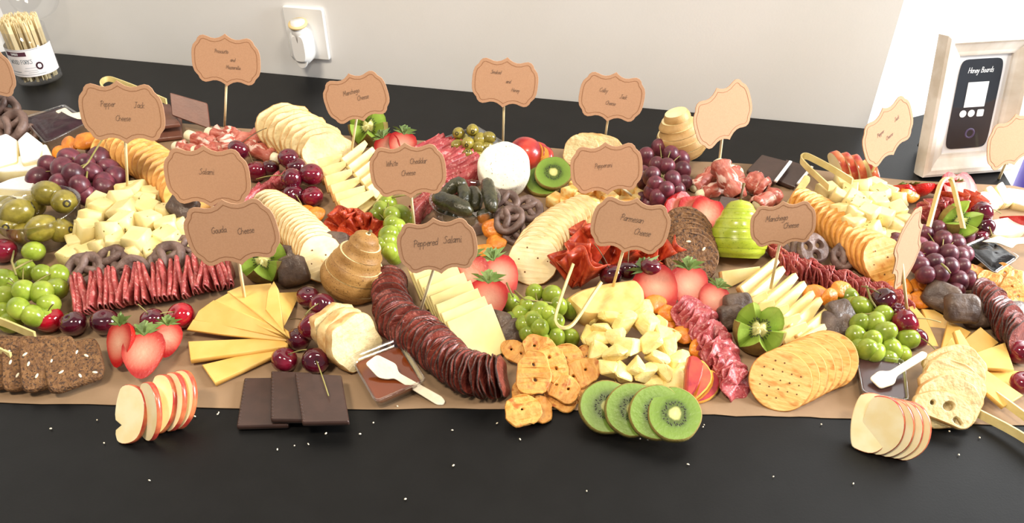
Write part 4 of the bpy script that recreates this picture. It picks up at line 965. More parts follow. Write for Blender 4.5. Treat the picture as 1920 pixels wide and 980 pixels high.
# nectarine
def nectarine_wedge(px, py, label, rpx, az, e, spin=0, base=0.0, th=.010, key=0):
    o = [(x, y if y > -.004 else -.004+(y+.004)*.35) for x, y in ell(.030, .024, 32, 2.1, .01, 2)]
    arc = lambda i, n: not (n*.53 < i < n*.97)
    a, b = two(('nect', key), o, th, .0018, 'nect_flesh', 'nect_red', arc=arc)
    R = rpx/scale_at(P(px, py, .02))
    return rim_slice('nectarine_slice', 'nectarine', MD(P(px, py, R*.8*cos(radians(e))+base), az, e, spin, R/.03), label, 'nectarine slices', (a, b), None, None)
for i, (pts, z, fm, rm) in enumerate([([(1332, 690), (1346, 698), (1353, 716), (1346, 738), (1328, 752), (1300, 758), (1292, 757), (1322, 738), (1336, 716)], .016, 'nect_red', 'nect_flesh'), ([(1313, 671), (1326, 680), (1338, 700), (1334, 722), (1306, 750), (1292, 757), (1288, 752), (1308, 735)], .024, 'nect_flesh_red', 'nect_flesh'), ([(1290, 667), (1305, 665), (1319, 676), (1320, 694), (1310, 726), (1290, 752), (1286, 752)], .030, 'nect_red', 'nect_red')]):
    L, M = poly_px(pts, P(1318, 712, z), nrm(-70, 58), .011); L = chaikin(L, 1)
    t = empty('nectarine_slice', M, '%s nectarine slice from the right beside the front salami' % ordn(i), 'nectarine', 'nectarine slices')
    obj('flesh', slab(L, .011, .002, (), None, True, False).mesh('flesh', fm), None, t); obj('peel', slab(L, .011, .002, (), None, False, True).mesh('peel', rm), None, t)
solo('nectarine_half', lumpy(('nec', 1), 1, 1, .9, .05, 1.2, 'nect_red', 'nectarine_half', 22, 14), Matrix.Translation(P(985, 288, .022)) @ Matrix.Rotation(.4, 4, 'Z') @ SC(.0265), 'red nectarine half behind the white goat cheese', 'nectarine')
for i, (px, py) in enumerate([(1004, 290), (1014, 297)]):
    nectarine_wedge(px, py, '%s nectarine slice from the left behind the upper goat cheese kiwi' % ordn(i), 31, -150, 30, 20, 0, .012)
# front right bread with holes, then the slices behind it
bread_row([(1790, 692), (1788, 708), (1785, 724), (1781, 739), (1777, 754)], 5, -98, (44, 46), (50, 54), '%s white bread slice from the back in the front right row', 'front right bread slices', 1.22, .007, 0, 31, -22)
pl = (P(1771, 768, .024), nrm(-100, 52))
fo = [(1713, 754), (1716, 742), (1724, 737), (1749, 730), (1780, 733), (1807, 749), (1822, 765), (1829, 784), (1821, 800), (1805, 807), (1784, 797), (1747, 782), (1722, 772)]
L, M = poly_px(fo, *pl, .008); Mi = M.inverted()
def hole_px(pts): return [((Mi @ PP(x, y, *pl)).x, (Mi @ PP(x, y, *pl)).y) for x, y in pts]
hA = hole_px(chaikin([(1785, 784), (1796, 780), (1808, 799), (1792, 795)], 1)); hB = hole_px([(1779+11*cos(a), 761+9*sin(a)) for a in (i*2*pi/12 for i in range(12))]); hC = hole_px([(1749+5*cos(a), 754+5*sin(a)) for a in (i*2*pi/8 for i in range(8))])
t = empty('bread_slice', M, 'foremost white bread slice with an open hole at the front right', 'bread')
o = chaikin(L, 2)
obj('crumb', slab(o, .008, .001, [hA, hB, hC], None, True, True, arc=lambda i, n: False).mesh('crumb', 'crumb'), None, t)
obj('crust', slab(o, .008, .001, (), None, False, True).mesh('crust', 'crust'), None, t)
# pretzel crisps
def crisp(px, py, label, rpx, z, az, e, spin, key=0, group='pretzel crisps'):
    def mk(k):
        o = ell(.019, .027, 30, 2.2, .07, 20+k) if k != 1 else ell(.024, .021, 30, 2.4, .08, 41)
        hs = [[(x+.0018*cos(a), y+.0022*sin(a)) for a in (j*2*pi/8 for j in range(8))] for x, y in ([(0, .010), (.002, -.008)] if k != 1 else [(0, .0)])]
        return slab(o, .0038, .001, hs, lambda x, y: .0012*sin(x*260+k)+.0012*cos(y*230)).lump(.0016, 150, k).mesh('pretzel_crisp', 'pretzel_crisp')
    me = cached(('crisp', key), lambda: mk(key)); R = rpx/scale_at(P(px, py, z+.01))
    return solo('pretzel_crisp', me, MD(P(px, py, z+.002+R*.9*cos(radians(e))), az, e, spin, R/.027), label, 'pretzel crisp', group)
cr = [(985, 742, .000, 80, 20, 0, 34), (1010, 768, .000, 78, 80, 1, 34), (1052, 748, .000, 80, 60, 2, 34), (1082, 728, .002, 74, -50, 0, 38), (1055, 727, .006, 62, 70, 2, 36), (1088, 700, .008, 60, 120, 0, 40), (1062, 672, .010, 58, 15, 1, 36), (1013, 655, .012, 60, 70, 2, 36),
      (1036, 682, .016, 62, 20, 0, 40), (1000, 700, .014, 66, 6, 2, 46), (980, 769, .006, 72, 12, 1, 40), (968, 660, .004, 70, 60, 0, 32), (1100, 668, .006, 60, 40, 1, 28)]
for (px, py, z, e, sp, k, R), l in zip(cr, ['leftmost low', 'lowest on the bare table', 'lower middle', 'lower right', 'middle right', 'broad right', 'upper right', 'back', 'upper middle', 'large two-holed', 'foremost round one-holed', 'back left', 'far right']):
    crisp(px, py, l+' golden pretzel crisp in the front heap beside the kiwi', R, z, -95+J(12), e, sp, k)
cr = [(1836, 520, .004, 64, 30, 0, 30), (1862, 531, .006, 60, 60, 2, 30), (1889, 520, .006, 62, 20, 0, 30), (1874, 552, .004, 60, 90, 1, 28), (1902, 548, .008, 56, 20, 2, 32), (1915, 526, .008, 58, 70, 0, 30), (1888, 575, .004, 62, 50, 1, 28), (1852, 512, .002, 66, 110, 1, 28)]
for (px, py, z, e, sp, k, R), l in zip(cr, ['leftmost', 'second from left', 'middle back', 'lower left', 'lower right', 'rightmost', 'lowest', 'back left']):
    crisp(px, py, l+' golden pretzel crisp in the right heap below black jam', R, z, -95+J(12), e, sp, k, 'right pretzel crisps')

# ================================================================= CHEESE
gl = [([(378, 683), (533, 646), (541, 652), (403, 718)], (.006, .010, .007)), ([(352, 639), (522, 632), (541, 643), (536, 649), (357, 675)], (.008, .014, .010)), ([(349, 618), (362, 598), (540, 628), (543, 640), (420, 628)], (.013, .018, .013)),
      ([(362, 600), (372, 582), (400, 562), (540, 622), (543, 636), (440, 615)], (.018, .022, .018)), ([(385, 572), (432, 546), (460, 560), (541, 620), (543, 632)], (.022, .026, .024)), ([(425, 546), (452, 535), (508, 530), (518, 572), (522, 600), (538, 628)], (.026, .028, .029)),
      ([(497, 580), (502, 545), (513, 526), (521, 540), (532, 620)], (.030, .034, .030)), ([(518, 548), (566, 546), (533, 612), (524, 600)], (.022, .022, .025))]
for i, (pts, zz) in enumerate(gl):
    flat_slice('gouda_slice', 'cheese slice', '%s gouda slice counted from the front in the left yellow fan' % ordn(i), pts, plane3((pts[0][0], pts[0][1], zz[0]), (pts[len(pts)//2][0], pts[len(pts)//2][1], zz[1]), (pts[-1][0], pts[-1][1], zz[2])), .0055, 'gouda', 'gouda slices')
gr = [([(1683, 582), (1714, 571), (1738, 598), (1766, 660), (1742, 668), (1716, 622)], .010, 'leftmost'), ([(1728, 578), (1752, 580), (1779, 596), (1768, 655), (1758, 648)], .006, 'second from the left'), ([(1778, 600), (1822, 622), (1806, 640), (1768, 668), (1764, 655)], .012, 'third from the left'),
      ([(1808, 636), (1839, 612), (1874, 642), (1836, 668)], .010, 'upper right'), ([(1824, 662), (1885, 641), (1902, 692), (1850, 690)], .016, 'broad right'), ([(1846, 686), (1916, 696), (1908, 742), (1866, 724)], .006, 'lower right')]
for pts, z, l in gr:
    flat_slice('gouda_slice', 'cheese slice', l+' gouda slice in the right yellow fan', pts, (P(*pts[0], z), nrm(-100, 78)), .0055, 'gouda', 'right gouda slices')
flat_slice('gouda_slice', 'cheese slice', 'long gouda slice lying on top across the right yellow fan', [(1789, 620), (1800, 617), (1846, 690), (1919, 740), (1882, 763), (1834, 722), (1812, 690)], plane3((1795, 620, .036), (1915, 738, .014), (1880, 760, .012)), .0055, 'gouda', 'right gouda slices')
flat_slice('gouda_slice', 'cheese slice', 'narrow gouda slice curling in the middle of the right fan', [(1768, 655), (1785, 632), (1812, 690), (1790, 690)], (P(1785, 670, .022), nrm(-120, 55)), .0055, 'gouda', 'right gouda slices')
# white cheddar row
for i, (px, py) in enumerate(path([(808, 515), (846, 562), (896, 630)], 8)):
    q = [(.0235, .024), (-.0235, .024), (-.0235, -.024), (.0235, -.024)]; s_ = 1.0+.02*i
    solo('cheddar_slice', cached(('ched',), lambda: slab(q, .006, .0008).mesh('cheddar_slice', 'cheddar')), MD(P(px, py, .0225), -70, 46, 8, s_), '%s white cheddar slice counted from the back of the row' % ordn(i), 'cheese slice', 'white cheddar slices')
# manchego
def manchego(L_, R_, label, hpx, group, z0=.014, e=42, rind=True, tip=.22, t_=.0075):
    A, B = P(L_[0], L_[1], z0), P(R_[0], R_[1], z0+.006); x = (B-A); ln = x.length; h = hpx/scale_at(A)
    side = Vector((x.y, -x.x, 0)).normalized(); n = (side*cos(radians(e))+FLAT*sin(radians(e)))
    t = empty('manchego_slice', MA(A, x, n), label, 'cheese slice', group)
    y0 = -h*.55
    obj('paste', slab([(0, -h*.9), (ln, -h*tip), (ln, h*.1), (0, h*.1)], t_, .0007).mesh('paste', 'manchego'), None, t)
    if rind: obj('rind', slab([(-.0028, -h*.86), (.0002, -h*.88), (.0002, h*.09), (-.0028, h*.06)], t_*.98, .0006).mesh('rind', 'cheese_rind'), None, t)
mf = [((1352, 512), (1424, 503)), ((1386, 540), (1455, 486)), ((1404, 556), (1466, 502)), ((1422, 572), (1490, 515)), ((1440, 585), (1506, 530)), ((1464, 596), (1522, 548)), ((1478, 612), (1536, 560)), ((1492, 630), (1555, 577))]
for i, (a, b) in enumerate(mf): manchego(a, b, '%s long manchego slice counted from the back in the front heap' % ordn(i), 36, 'front manchego slices', .018 if i else .012)
mf2 = [((1408, 562), (1436, 548)), ((1414, 577), (1450, 564)), ((1434, 588), (1476, 572)), ((1456, 606), (1498, 590)), ((1462, 624), (1510, 606)), ((1486, 644), (1544, 610))]
for i, (a, b) in enumerate(mf2): manchego(a, b, '%s short manchego slice counted from the back in the front heap' % ordn(i), 34, 'front manchego slices', .020)
mb = [((594, 303), (642, 292)), ((601, 318), (648, 305)), ((610, 333), (660, 320)), ((620, 350), (674, 335)), ((628, 366), (684, 351)), ((636, 380), (700, 358))]
for i, (a, b) in enumerate(mb): manchego(a, b, '%s manchego slice from the back in the left column beside back bread' % ordn(i), 34, 'back manchego slices', .026, 40)
mb = [((640, 300), (684, 266)), ((652, 314), (698, 278)), ((664, 328), (719, 285)), ((676, 340), (722, 306)), ((688, 354), (726, 326))]
for i, (a, b) in enumerate(mb): manchego(a, b, '%s manchego slice from the back in the right column beside back strawberry' % ordn(i), 30, 'back manchego slices', .032, 40, False)
manchego((670, 392), (717, 356), 'single pale manchego stick beside the green grapes', 18, 'back manchego slices', .012, 60, False, .5)
# cheese cubes
pj = [(240, 360), (288, 367), (229, 382), (270, 381), (186, 384), (175, 411), (197, 393), (233, 398), (276, 392), (308, 400), (233, 418), (278, 414), (207, 434), (167, 434), (216, 453), (260, 450), (313, 425), (313, 447), (286, 471), (148, 458), (138, 480), (175, 476), (337, 423), (346, 432), (255, 475), (225, 478), (196, 463), (330, 462), (252, 362), (160, 428)]
cubes(pj, 37, 'pepper_jack', .028, 'pale pepper jack cube', 'behind the left chocolate pretzels', 'left pepper jack cubes', 30)
cj = [(1043, 377), (1070, 363), (1083, 349), (1104, 364), (1125, 362), (1110, 381), (1144, 373), (1157, 357), (1173, 381), (1190, 356), (1064, 383), (1086, 380), (1174, 362), (1130, 384), (1152, 386), (1195, 372)]
cubes(cj, 26, 'colby', .018, 'orange marbled cheese cube', 'under the Pepperoni label', 'colby jack cubes', 18)
rj = [(1583, 345), (1552, 360), (1613, 352), (1640, 350), (1572, 371), (1601, 377), (1621, 372), (1644, 380), (1650, 363), (1681, 374), (1681, 394), (1657, 407), (1578, 396), (1604, 404), (1627, 400), (1631, 430), (1676, 424), (1670, 440), (1653, 447), (1690, 414), (1600, 418), (1667, 362), (1642, 440), (1612, 388), (1594, 360)]
cubes(rj, 30, 'pepper_jack', .034, 'pepper jack cube', 'behind the right golden crackers', 'right pepper jack cubes', 26)
# parmesan
L, M = poly_px([(1060, 558), (1090, 541), (1140, 528), (1194, 521), (1206, 540), (1208, 566), (1180, 590), (1100, 592)], P(1150, 550, .034), nrm(-95, 72), .03)
t = empty('parmesan_wedge', M, 'large parmesan wedge behind its crumbled chunks', 'cheese wedge')
obj('paste', slab(corner(L, .007), .03, .003).lump(.0012, 50, 2).mesh('paste', 'parmesan_rind'), None, t)
import bmesh
def hull(k, m):
    r = random.Random(k*13+5); bm = bmesh.new()
    for _ in range(13):
        p = Vector((r.gauss(0, 1), r.gauss(0, 1), r.gauss(0, 1))).normalized(); bm.verts.new((p.x*1.15, p.y*.9*(1.1-.4*p.x), p.z*.62))
    res = bmesh.ops.convex_hull(bm, input=bm.verts); bmesh.ops.delete(bm, geom=[g for g in res['geom_interior'] if isinstance(g, bmesh.types.BMVert)], context='VERTS')
    bmesh.ops.bevel(bm, geom=list(bm.edges), offset=.07, segments=1, affect='EDGES')
    me = bpy.data.meshes.new('parmesan_chunk'); bm.to_mesh(me); bm.free(); me.materials.append(MATS[m]); return nm(me)
pc = [(1118, 591), (1144, 577), (1177, 607), (1135, 619), (1212, 607), (1236, 613), (1183, 652), (1118, 656), (1097, 631), (1212, 646), (1144, 690), (1165, 699), (1192, 687), (1242, 693), (1215, 702), (1224, 726), (1268, 678), (1268, 717), (1248, 646), (1251, 628), (1168, 574), (1186, 570), (1208, 583), (1123, 634), (1159, 630), (1200, 597), (1261, 699), (1160, 660), (1232, 670), (1150, 600)]
zs = dome(pc, .028, 20); ls = grid_labels(pc, 32, 'crumbled parmesan chunk', 'before the parmesan wedge'); r = random.Random(4)
for i, ((x, y), z, l) in enumerate(zip(pc, zs, ls)):
    me = cached(('hull', i % 6), lambda: hull(i % 6, 'parmesan')); rr = r.uniform(23, 32)/scale_at(P(x, y, z))
    solo('parmesan_chunk', me, Matrix.Translation(P(x, y, z+rr*.6)) @ Matrix.Rotation(r.uniform(0, 6), 4, 'Z') @ Matrix.Rotation(r.uniform(-.6, .6), 4, 'X') @ Matrix.Rotation(r.uniform(-.4, .6), 4, 'Y') @ SC(rr), l, 'cheese chunk', 'parmesan chunks')
# goat cheese
gR = 49/scale_at(P(945, 320, .03))
gg = lathe([(0, -.020), (gR*.9, -.020), (gR*.99, -.016), (gR, -.004), (gR*.99, .012), (gR*.975, .0155), (gR*.94, .0175), (gR*.90, .018), (gR*.5, .0186), (0, .018)], 36).lump(.0016, 50, 2)
solo('goat_cheese', gg.mesh('goat_cheese', 'goat'), MD(P(945, 318, .036), -88, 52), 'round white goat cheese speckled with herbs', 'cheese round')
# brie wedges
def brie(pts, z, t_, label, group, az=-90, e=84):
    L, M = poly_px(pts, P(*pts[0], z), nrm(az, e), t_); t = empty('brie_wedge', M, label, 'brie', group)
    L = corner(L, .004); obj('paste', slab(L, t_*.86, .001, (), None, True, True).mesh('paste', 'brie'), None, t)
    obj('rind', slab([(x*.97, y*.97) for x, y in L], t_, .0010).lump(.0004, 110, 3).mesh('rind', 'brie_rind'), None, t)
brie([(-25, 262), (12, 249), (33, 262), (32, 302), (-25, 318)], .040, .024, 'leftmost back brie wedge cut by the left edge', 'left brie wedges')
brie([(32, 262), (50, 245), (80, 268), (72, 300), (40, 306)], .042, .024, 'tall white brie wedge beside the left dried apricots', 'left brie wedges')
brie([(62, 280), (86, 268), (97, 290), (80, 318), (0, 322), (-20, 318)], .034, .022, 'broad white brie wedge in the middle of the left heap', 'left brie wedges')
brie([(-20, 350), (20, 334), (74, 323), (58, 357), (-20, 352)], .024, .016, 'flat white brie wedge behind the olive bowl', 'left brie wedges')
brie([(-25, 362), (57, 358), (38, 376), (-25, 392)], .012, .011, 'lowest brie wedge seen through the olive bowl', 'left brie wedges')
brie([(1826, 378), (1841, 357), (1852, 358), (1876, 388), (1848, 394)], .022, .016, 'leftmost brie wedge behind the dark right cherries', 'right brie wedges', -80, 74)
brie([(1848, 350), (1859, 346), (1888, 381), (1868, 386)], .024, .016, 'second brie wedge from the left at the right edge', 'right brie wedges', -80, 70)
brie([(1868, 347), (1880, 338), (1903, 378), (1886, 382)], .026, .016, 'third brie wedge from the left at the right edge', 'right brie wedges', -80, 70)
brie([(1886, 350), (1925, 356), (1945, 392), (1902, 380)], .020, .016, 'rightmost brie wedge under the pale right label', 'right brie wedges', -80, 76)
brie([(1855, 412), (1899, 404), (1930, 426), (1896, 440), (1862, 440)], .022, .018, 'white rinded brie piece behind the black jam cup', 'right brie wedges', -85, 78)

# ================================================================= CRACKERS AND BREAD ROWS
disc_row([(508, 392), (535, 410), (565, 435), (590, 462), (605, 485)], 17, (-58, -42), (34, 40), (38, 46), lambda M, R, i, n: cracker(M, R, '%s water cracker from the back in the left curved row' % ordn(i), 'water_cracker', 'left water crackers'), 0, 3)
disc_row([(1088, 402), (1062, 416), (1035, 436), (1012, 462), (1000, 488)], 14, (-125, -104), (36, 46), (38, 48), lambda M, R, i, n: cracker(M, R, '%s water cracker from the back in the centre curved row' % ordn(i), 'water_cracker', 'centre water crackers'), 0, 3)
disc_row([(212, 285), (240, 285), (275, 300), (310, 325), (338, 350), (352, 372)], 15, (-48, -40), (36, 40), (38, 44), lambda M, R, i, n: cracker(M, R, '%s golden butter cracker from the back in the left row' % ordn(i), 'butter_cracker', 'left butter crackers', thick=.005, lob=16), 0, 3)
disc_row([(1505, 385), (1530, 398), (1558, 418), (1590, 442), (1622, 468), (1657, 489)], 15, (-60, -70), (34, 46), (33, 47), lambda M, R, i, n: cracker(M, R, '%s golden butter cracker from the back in the right row' % ordn(i), 'butter_cracker', 'right butter crackers', thick=.005, lob=16), 0, 3)
ro = ell(.031, .030, 30, 2.1, .03, 7)
disc_row([(1285, 436), (1290, 452), (1294, 468), (1296, 484)], 6, -92, (44, 50), (50, 51), lambda M, R, i, n: rye_slice(M @ Matrix.Scale(R/.031, 4), R, '%s round seeded rye slice from the back beside the green pear' % ordn(i), (2,), ro, 'round rye slices', [(.012, .012, 1), (-.006, .018, .2), (.02, -.004, 2.), (.018, -.016, .6)][:1+i % 4]))
bread_row([(535, 240), (556, 252), (580, 266), (602, 280), (616, 292)], 9, (-66, -58), (36, 40), (48, 46), '%s baguette slice from the back beside the back manchego', 'back left baguette slices', 1.18, .009, 0, 5, 10)
bread_row([(1138, 284), (1122, 280), (1108, 280), (1090, 284)], 5, (-120, -112), (38, 44), (30, 33), '%s small baguette slice from the right behind the Pepperoni label', 'back baguette slices', 1.1, .009, 0, 12, -6)
bread_row([(630, 616), (645, 628), (662, 640)], 3, -42, 22, (46, 50), '%s thick baguette slice from the left beside the honey cup', 'front baguette slices', 1.12, .017, 0, 17, 4, 2.8)

# ================================================================= MEATS
# ruffled salami left
def salami_row(pts, n, rpx, ax, label, group, m='salami', gap=.0022, wave=.0030, up=1, z=0.0, nw=3.0, jit=.15, zh=(0, 0, 1)):
    ms = [cached(('taco', m, gap, wave, up, nw, k), lambda k=k: taco(.03, gap, wave, nw, .0015, k, up).mesh('salami_slice', m)) for k in range(6)]
    for i, p in enumerate(path(pts, n)):
        R = rpx/scale_at(P(p[0], p[1], .02)); a = Vector(ax)+Vector((J(jit), J(jit), J(jit*.4)))
        solo('salami_slice', ms[i % 6], MA(P(p[0], p[1], R*.52+z), a, Vector(zh)+Vector((J(.15), J(.15), 0)), R/.03), label % ordn(i), 'salami', group)
salami_row([(142, 562), (185, 552), (240, 543), (300, 536), (360, 524), (430, 508)], 30, 47, (-.32, 1, .22), '%s folded salami slice from the left behind the front left cherries', 'left ruffled salami', 'salami', .0023, .0024, jit=.2)
salami_row([(1455, 478), (1490, 494), (1530, 510), (1580, 525), (1640, 545), (1690, 562)], 22, 34, (-.15, 1, 0), '%s ruffled salami slice from the left under the right chocolate pretzels', 'right ruffled salami', 'salami', .004, .0048, -1)
salami_row([(795, 285), (825, 290), (850, 305), (868, 322), (872, 340)], 14, 42, (.8, .7, .1), '%s folded salami slice from the back beside the back olives', 'back ruffled salami', 'salami_light', .003, .003)
salami_row([(842, 352), (815, 362), (795, 385), (778, 405)], 9, 36, (.7, .7, .2), '%s dark salami slice from the back beside the pickle bowl', 'dark ruffled salami', 'salami', .003, .003)
salami_row([(535, 338), (505, 350), (470, 375), (430, 390), (410, 396)], 11, 30, (.5, .8, .1), '%s folded salami slice from the back under the Salami label', 'middle ruffled salami', 'salami_light', .003, .003)
# overlapping salami front right
fr = [cached(('ruf', k), lambda k=k: ruffle(.032, 5.6, 4+k % 2, .0042, .0014, k).mesh('salami_slice', 'salami_light')) for k in range(4)]
for i, p in enumerate(path([(1292, 592), (1318, 612), (1338, 645), (1360, 680), (1374, 708), (1382, 722)], 19)):
    R = (38 if i < 13 else 34)/scale_at(P(*p, .015))
    solo('salami_slice', fr[i % 4], MD(P(*p, R*.62), -62+J(14), 40+J(8), J(180), R/.032), '%s rippled salami slice from the back beside the wheat crackers' % ordn(i), 'salami', 'front rippled salami')
# peppered salami
def pep(M, R, label, group):
    k = rnd.randrange(3); o = ell(.029, .0275, 34, 2, .06, 60+k)
    a, b = two(('pep', k), o, .0022, .0007, 'peppered', 'pepper_rim', zf=lambda x, y: .0022*sin(x*150+k*2)*cos(y*130+k), names=('meat', 'pepper_rim'))
    rim_slice('peppered_salami_slice', 'salami', M @ Matrix.Scale(R/.029, 4), label, group, (a, b), None, None, ('meat', 'pepper_rim'))
def pep_row(pts, azs, es, rp, n, label, group):
    az = [a for a in path([(a, 0) for a in azs], 200)]; ep = path([(e, 0) for e in es], 200)
    ks = path([(x, y, a, e, r) for (x, y), a, e, r in zip(pts, azs, es, rp)], n)
    for i, (x, y, a, e, rr) in enumerate(ks):
        e += J(10); R = rr/scale_at(P(x, y, .02)); pep(MD(P(x, y, R*cos(radians(e))), a+J(9), e, J(180)), R, label % ordn(i), group)
pep_row([(730, 530), (732, 565), (745, 600), (790, 628), (832, 665), (870, 695), (910, 706), (942, 704)], (-96, -90, -62, -56, -48, -28, -10, 2), (30, 28, 26, 28, 24, 18, 14, 14), (36, 38, 42, 44, 44, 44, 43, 42), 46, '%s peppered salami slice from the back in the centre curved row', 'centre peppered salami')
pep_row([(1845, 552), (1862, 568), (1880, 590), (1898, 616), (1915, 640)], (-70, -66, -60, -58, -55), (34, 32, 30, 28, 26), (32, 34, 38, 40, 40), 22, '%s peppered salami slice from the back at the right edge', 'right peppered salami')
# pepperoni
def pepperoni(px, py, z, R_px, xdir, zdir, label, k=0, span=2.2, waves=4, amp=.22, m='pepperoni', name='pepperoni_slice'):
    R = R_px/scale_at(P(px, py, z)); me = cached(('ppr', m, k, span, waves, amp), lambda: ruffle(.05, span, waves, .05*amp, .0015, k, 6, 44).mesh(name, m))
    solo(name, me, MA(P(px, py, z), xdir, zdir, R/.05), label, 'salami' if 'salami' in name else 'pepperoni', 'folded '+name.split('_')[0])
pp = [(1238, 500, .0), (1212, 503, .0), (1185, 500, .0), (1160, 500, .002), (1138, 505, .002), (1122, 480, .004), (1112, 498, .004), (1100, 520, .006), (1088, 538, .004), (1072, 540, .002)]
for i, (x, y, z) in enumerate(pp):
    pepperoni(x, y, z+.002, 72-2*(i < 4)*4, (J(.3)+(.1 if i < 5 else -.12), .30+J(.2), 1), (J(.7)-.1, -1, .5), '%s folded red pepperoni slice from the right behind the parmesan wedge' % ordn(i), i % 4, 1.9, 2+i % 2, .30)
for i, (x, y, z, xd) in enumerate([(652, 432, .003, (-.4, .3, 1)), (648, 436, .004, (.3, .2, 1)), (662, 436, .003, (.7, .3, .8)), (690, 448, .002, (.4, .3, .8)), (678, 445, .002, (-.2, .4, .9))]):
    pepperoni(x, y, z, 46, xd, (J(.4), -1, .3), '%s folded pepperoni slice from the left beside the middle green grapes' % ordn([0, 1, 2, 4, 3][i]), i % 4, 2.4, 3, .3)
for i, (x, y, z, xd, m) in enumerate([(1752, 428, .004, (-.3, .4, 1), 'salami'), (1762, 425, .004, (.1, .4, 1), 'salami_light'), (1776, 420, .006, (.2, .3, 1), 'salami_light'), (1788, 412, .008, (.3, .3, 1), 'pepperoni'), (1800, 408, .008, (.7, .3, .9), 'pepperoni')]):
    pepperoni(x, y, z, 54, xd, (J(.4), -1, .3), '%s folded salami slice from the left under the right bamboo tongs' % ordn(i), i % 4, 2.1, 4, .26, m, 'salami_slice')
# ham rolls
for i, (a, b, rp, both, w_) in enumerate([((325, 274, .012), (385, 288, .012), 13, False, (.22, 1)), ((350, 252, .02), (400, 272, .022), 13, False, (.35, 1)), ((358, 285, .014), (432, 276, .016), 14, False, (.25, 1)), ((386, 248, .022), (455, 262, .02), 14, False, (.22, 1)), ((500, 254, .018), (412, 272, .022), 15, False, (.12, 1)), ((522, 300, .01), (462, 272, .014), 14, False, (.15, 1)), ((438, 242, .03), (430, 262, .02), 14, False, (.1, 1)), ((450, 284, .008), (390, 292, .008), 14, False, (.05, 1))]):
    roll(a, b, '%s ham wrapped mozzarella stick of the back left heap, behind the Salami label' % ['front left', 'back left', 'low left', 'back middle', 'long right', 'lowest right', 'upright back', 'lowest middle'][i], rp, w_, both)
for i, (a, b, rp, w_) in enumerate([((1343, 302, .05), (1384, 368, .026), 17, (.08, 1)), ((1306, 368, .012), (1362, 348, .016), 13, (.2, 1)), ((1298, 354, .008), (1342, 320, .012), 13, (.0, 1)), ((1392, 322, .02), (1352, 332, .016), 14, (.25, 1)), ((1402, 336, .022), (1436, 356, .018), 19, (.0, 1)), ((1416, 386, .012), (1458, 364, .014), 15, (.0, 1)), ((1368, 312, .03), (1395, 352, .016), 13, (.15, 1))]):
    roll(a, b, '%s ham roll of the right heap beside the back chocolate squares' % ['tall leaning', 'front left white ended', 'leftmost flat', 'back pale', 'broad crumpled right', 'lowest right', 'second leaning'][i], rp, w_)

# ================================================================= FRUIT
sliced_pear((652, 540, .006), (692, 438, .078), 59, 6, 'pear_brown', '%s slice from the bottom of the brown pear beside pepperoni', 'front brown pear slices', (.0011, .001), 0, (696, 432, .08), [(0, .84), (.1, .97), (.2, 1.0), (.4, .90), (.6, .71), (.78, .53), (.92, .40), (.985, .28), (1, .05)])
sliced_pear((1382, 482, .006), (1388, 374, .066), 53, 6, 'pear_green', '%s slice from the bottom of the shiny green pear', 'green pear slices', (.0, .0), 0, (1395, 344, .078), [(0, .78), (.1, .95), (.25, 1.0), (.42, .95), (.60, .82), (.76, .62), (.90, .46), (.97, .32), (1, .05)])
sliced_pear((1284, 288, .004), (1262, 198, .082), 46, 7, 'pear_brown_light', '%s slice from the bottom of the tall brown pear at the back', 'back brown pear slices', (.0014, -.001), .14)
kiwi_crown(493, 486, 'zigzag cut kiwi half behind the Gouda label', 42, -80, 62, 0, 5)
kiwi_crown(690, 236, 'zigzag cut kiwi half at the back under the Manchego label', 36, -85, 58, 0, 5, 20)
kiwi_crown(1424, 616, 'zigzag cut kiwi half beside the front manchego slices', 47, -100, 64, 0, 5, 10)
kiwi_crown(1802, 412, 'zigzag cut kiwi half under the right bamboo tongs', 33, -75, 55, .012, 5, 30)
bunch('large green grape bunch at the left edge', 'green', [(47, 506), (80, 514), (110, 518), (45, 545), (78, 548), (106, 541), (10, 525), (8, 555), (35, 578), (4, 585), (62, 592), (92, 570), (20, 604), (-15, 560), (-12, 530), (84, 596)], 20, .030, None, [[(30, 515, .04), (22, 490, .04), (26, 470, .03)], [(26, 505, .04), (50, 492, .035), (60, 488, .03)]])
bunch('green grape bunch in the centre beside the bamboo tongs', 'green', [(1002, 549), (1035, 553), (958, 568), (975, 590), (1013, 584), (1047, 575), (1072, 578), (990, 572), (1000, 602), (1012, 615), (1042, 634), (1070, 633), (990, 625), (984, 608), (1040, 605), (1018, 641), (962, 602), (1028, 590)], 18, .022, None, [[(965, 545, .03), (985, 562, .035), (1035, 568, .035)], [(950, 530, .03), (962, 556, .03)]])
bunch('green grape bunch between pepperoni and White Cheddar label', 'green', [(727, 382), (752, 402), (706, 405), (735, 420), (745, 428), (728, 440), (715, 395), (762, 412), (735, 404), (728, 452), (732, 470), (750, 440), (722, 460), (755, 458), (740, 480)], 17, .026, None, [[(735, 370, .03), (755, 366, .035), (790, 362, .03)]])
bunch('green grape bunch at the right beside coated chocolate pieces', 'green', [(1589, 558), (1615, 576), (1656, 590), (1613, 606), (1640, 604), (1658, 622), (1605, 630), (1635, 637), (1610, 653), (1640, 659), (1672, 655), (1690, 664), (1602, 575), (1625, 655), (1665, 672)], 19, .020, None, [[(1625, 536, .03), (1632, 560, .035), (1645, 580, .03)], [(1610, 590, .035), (1640, 588, .04), (1648, 610, .03)]])
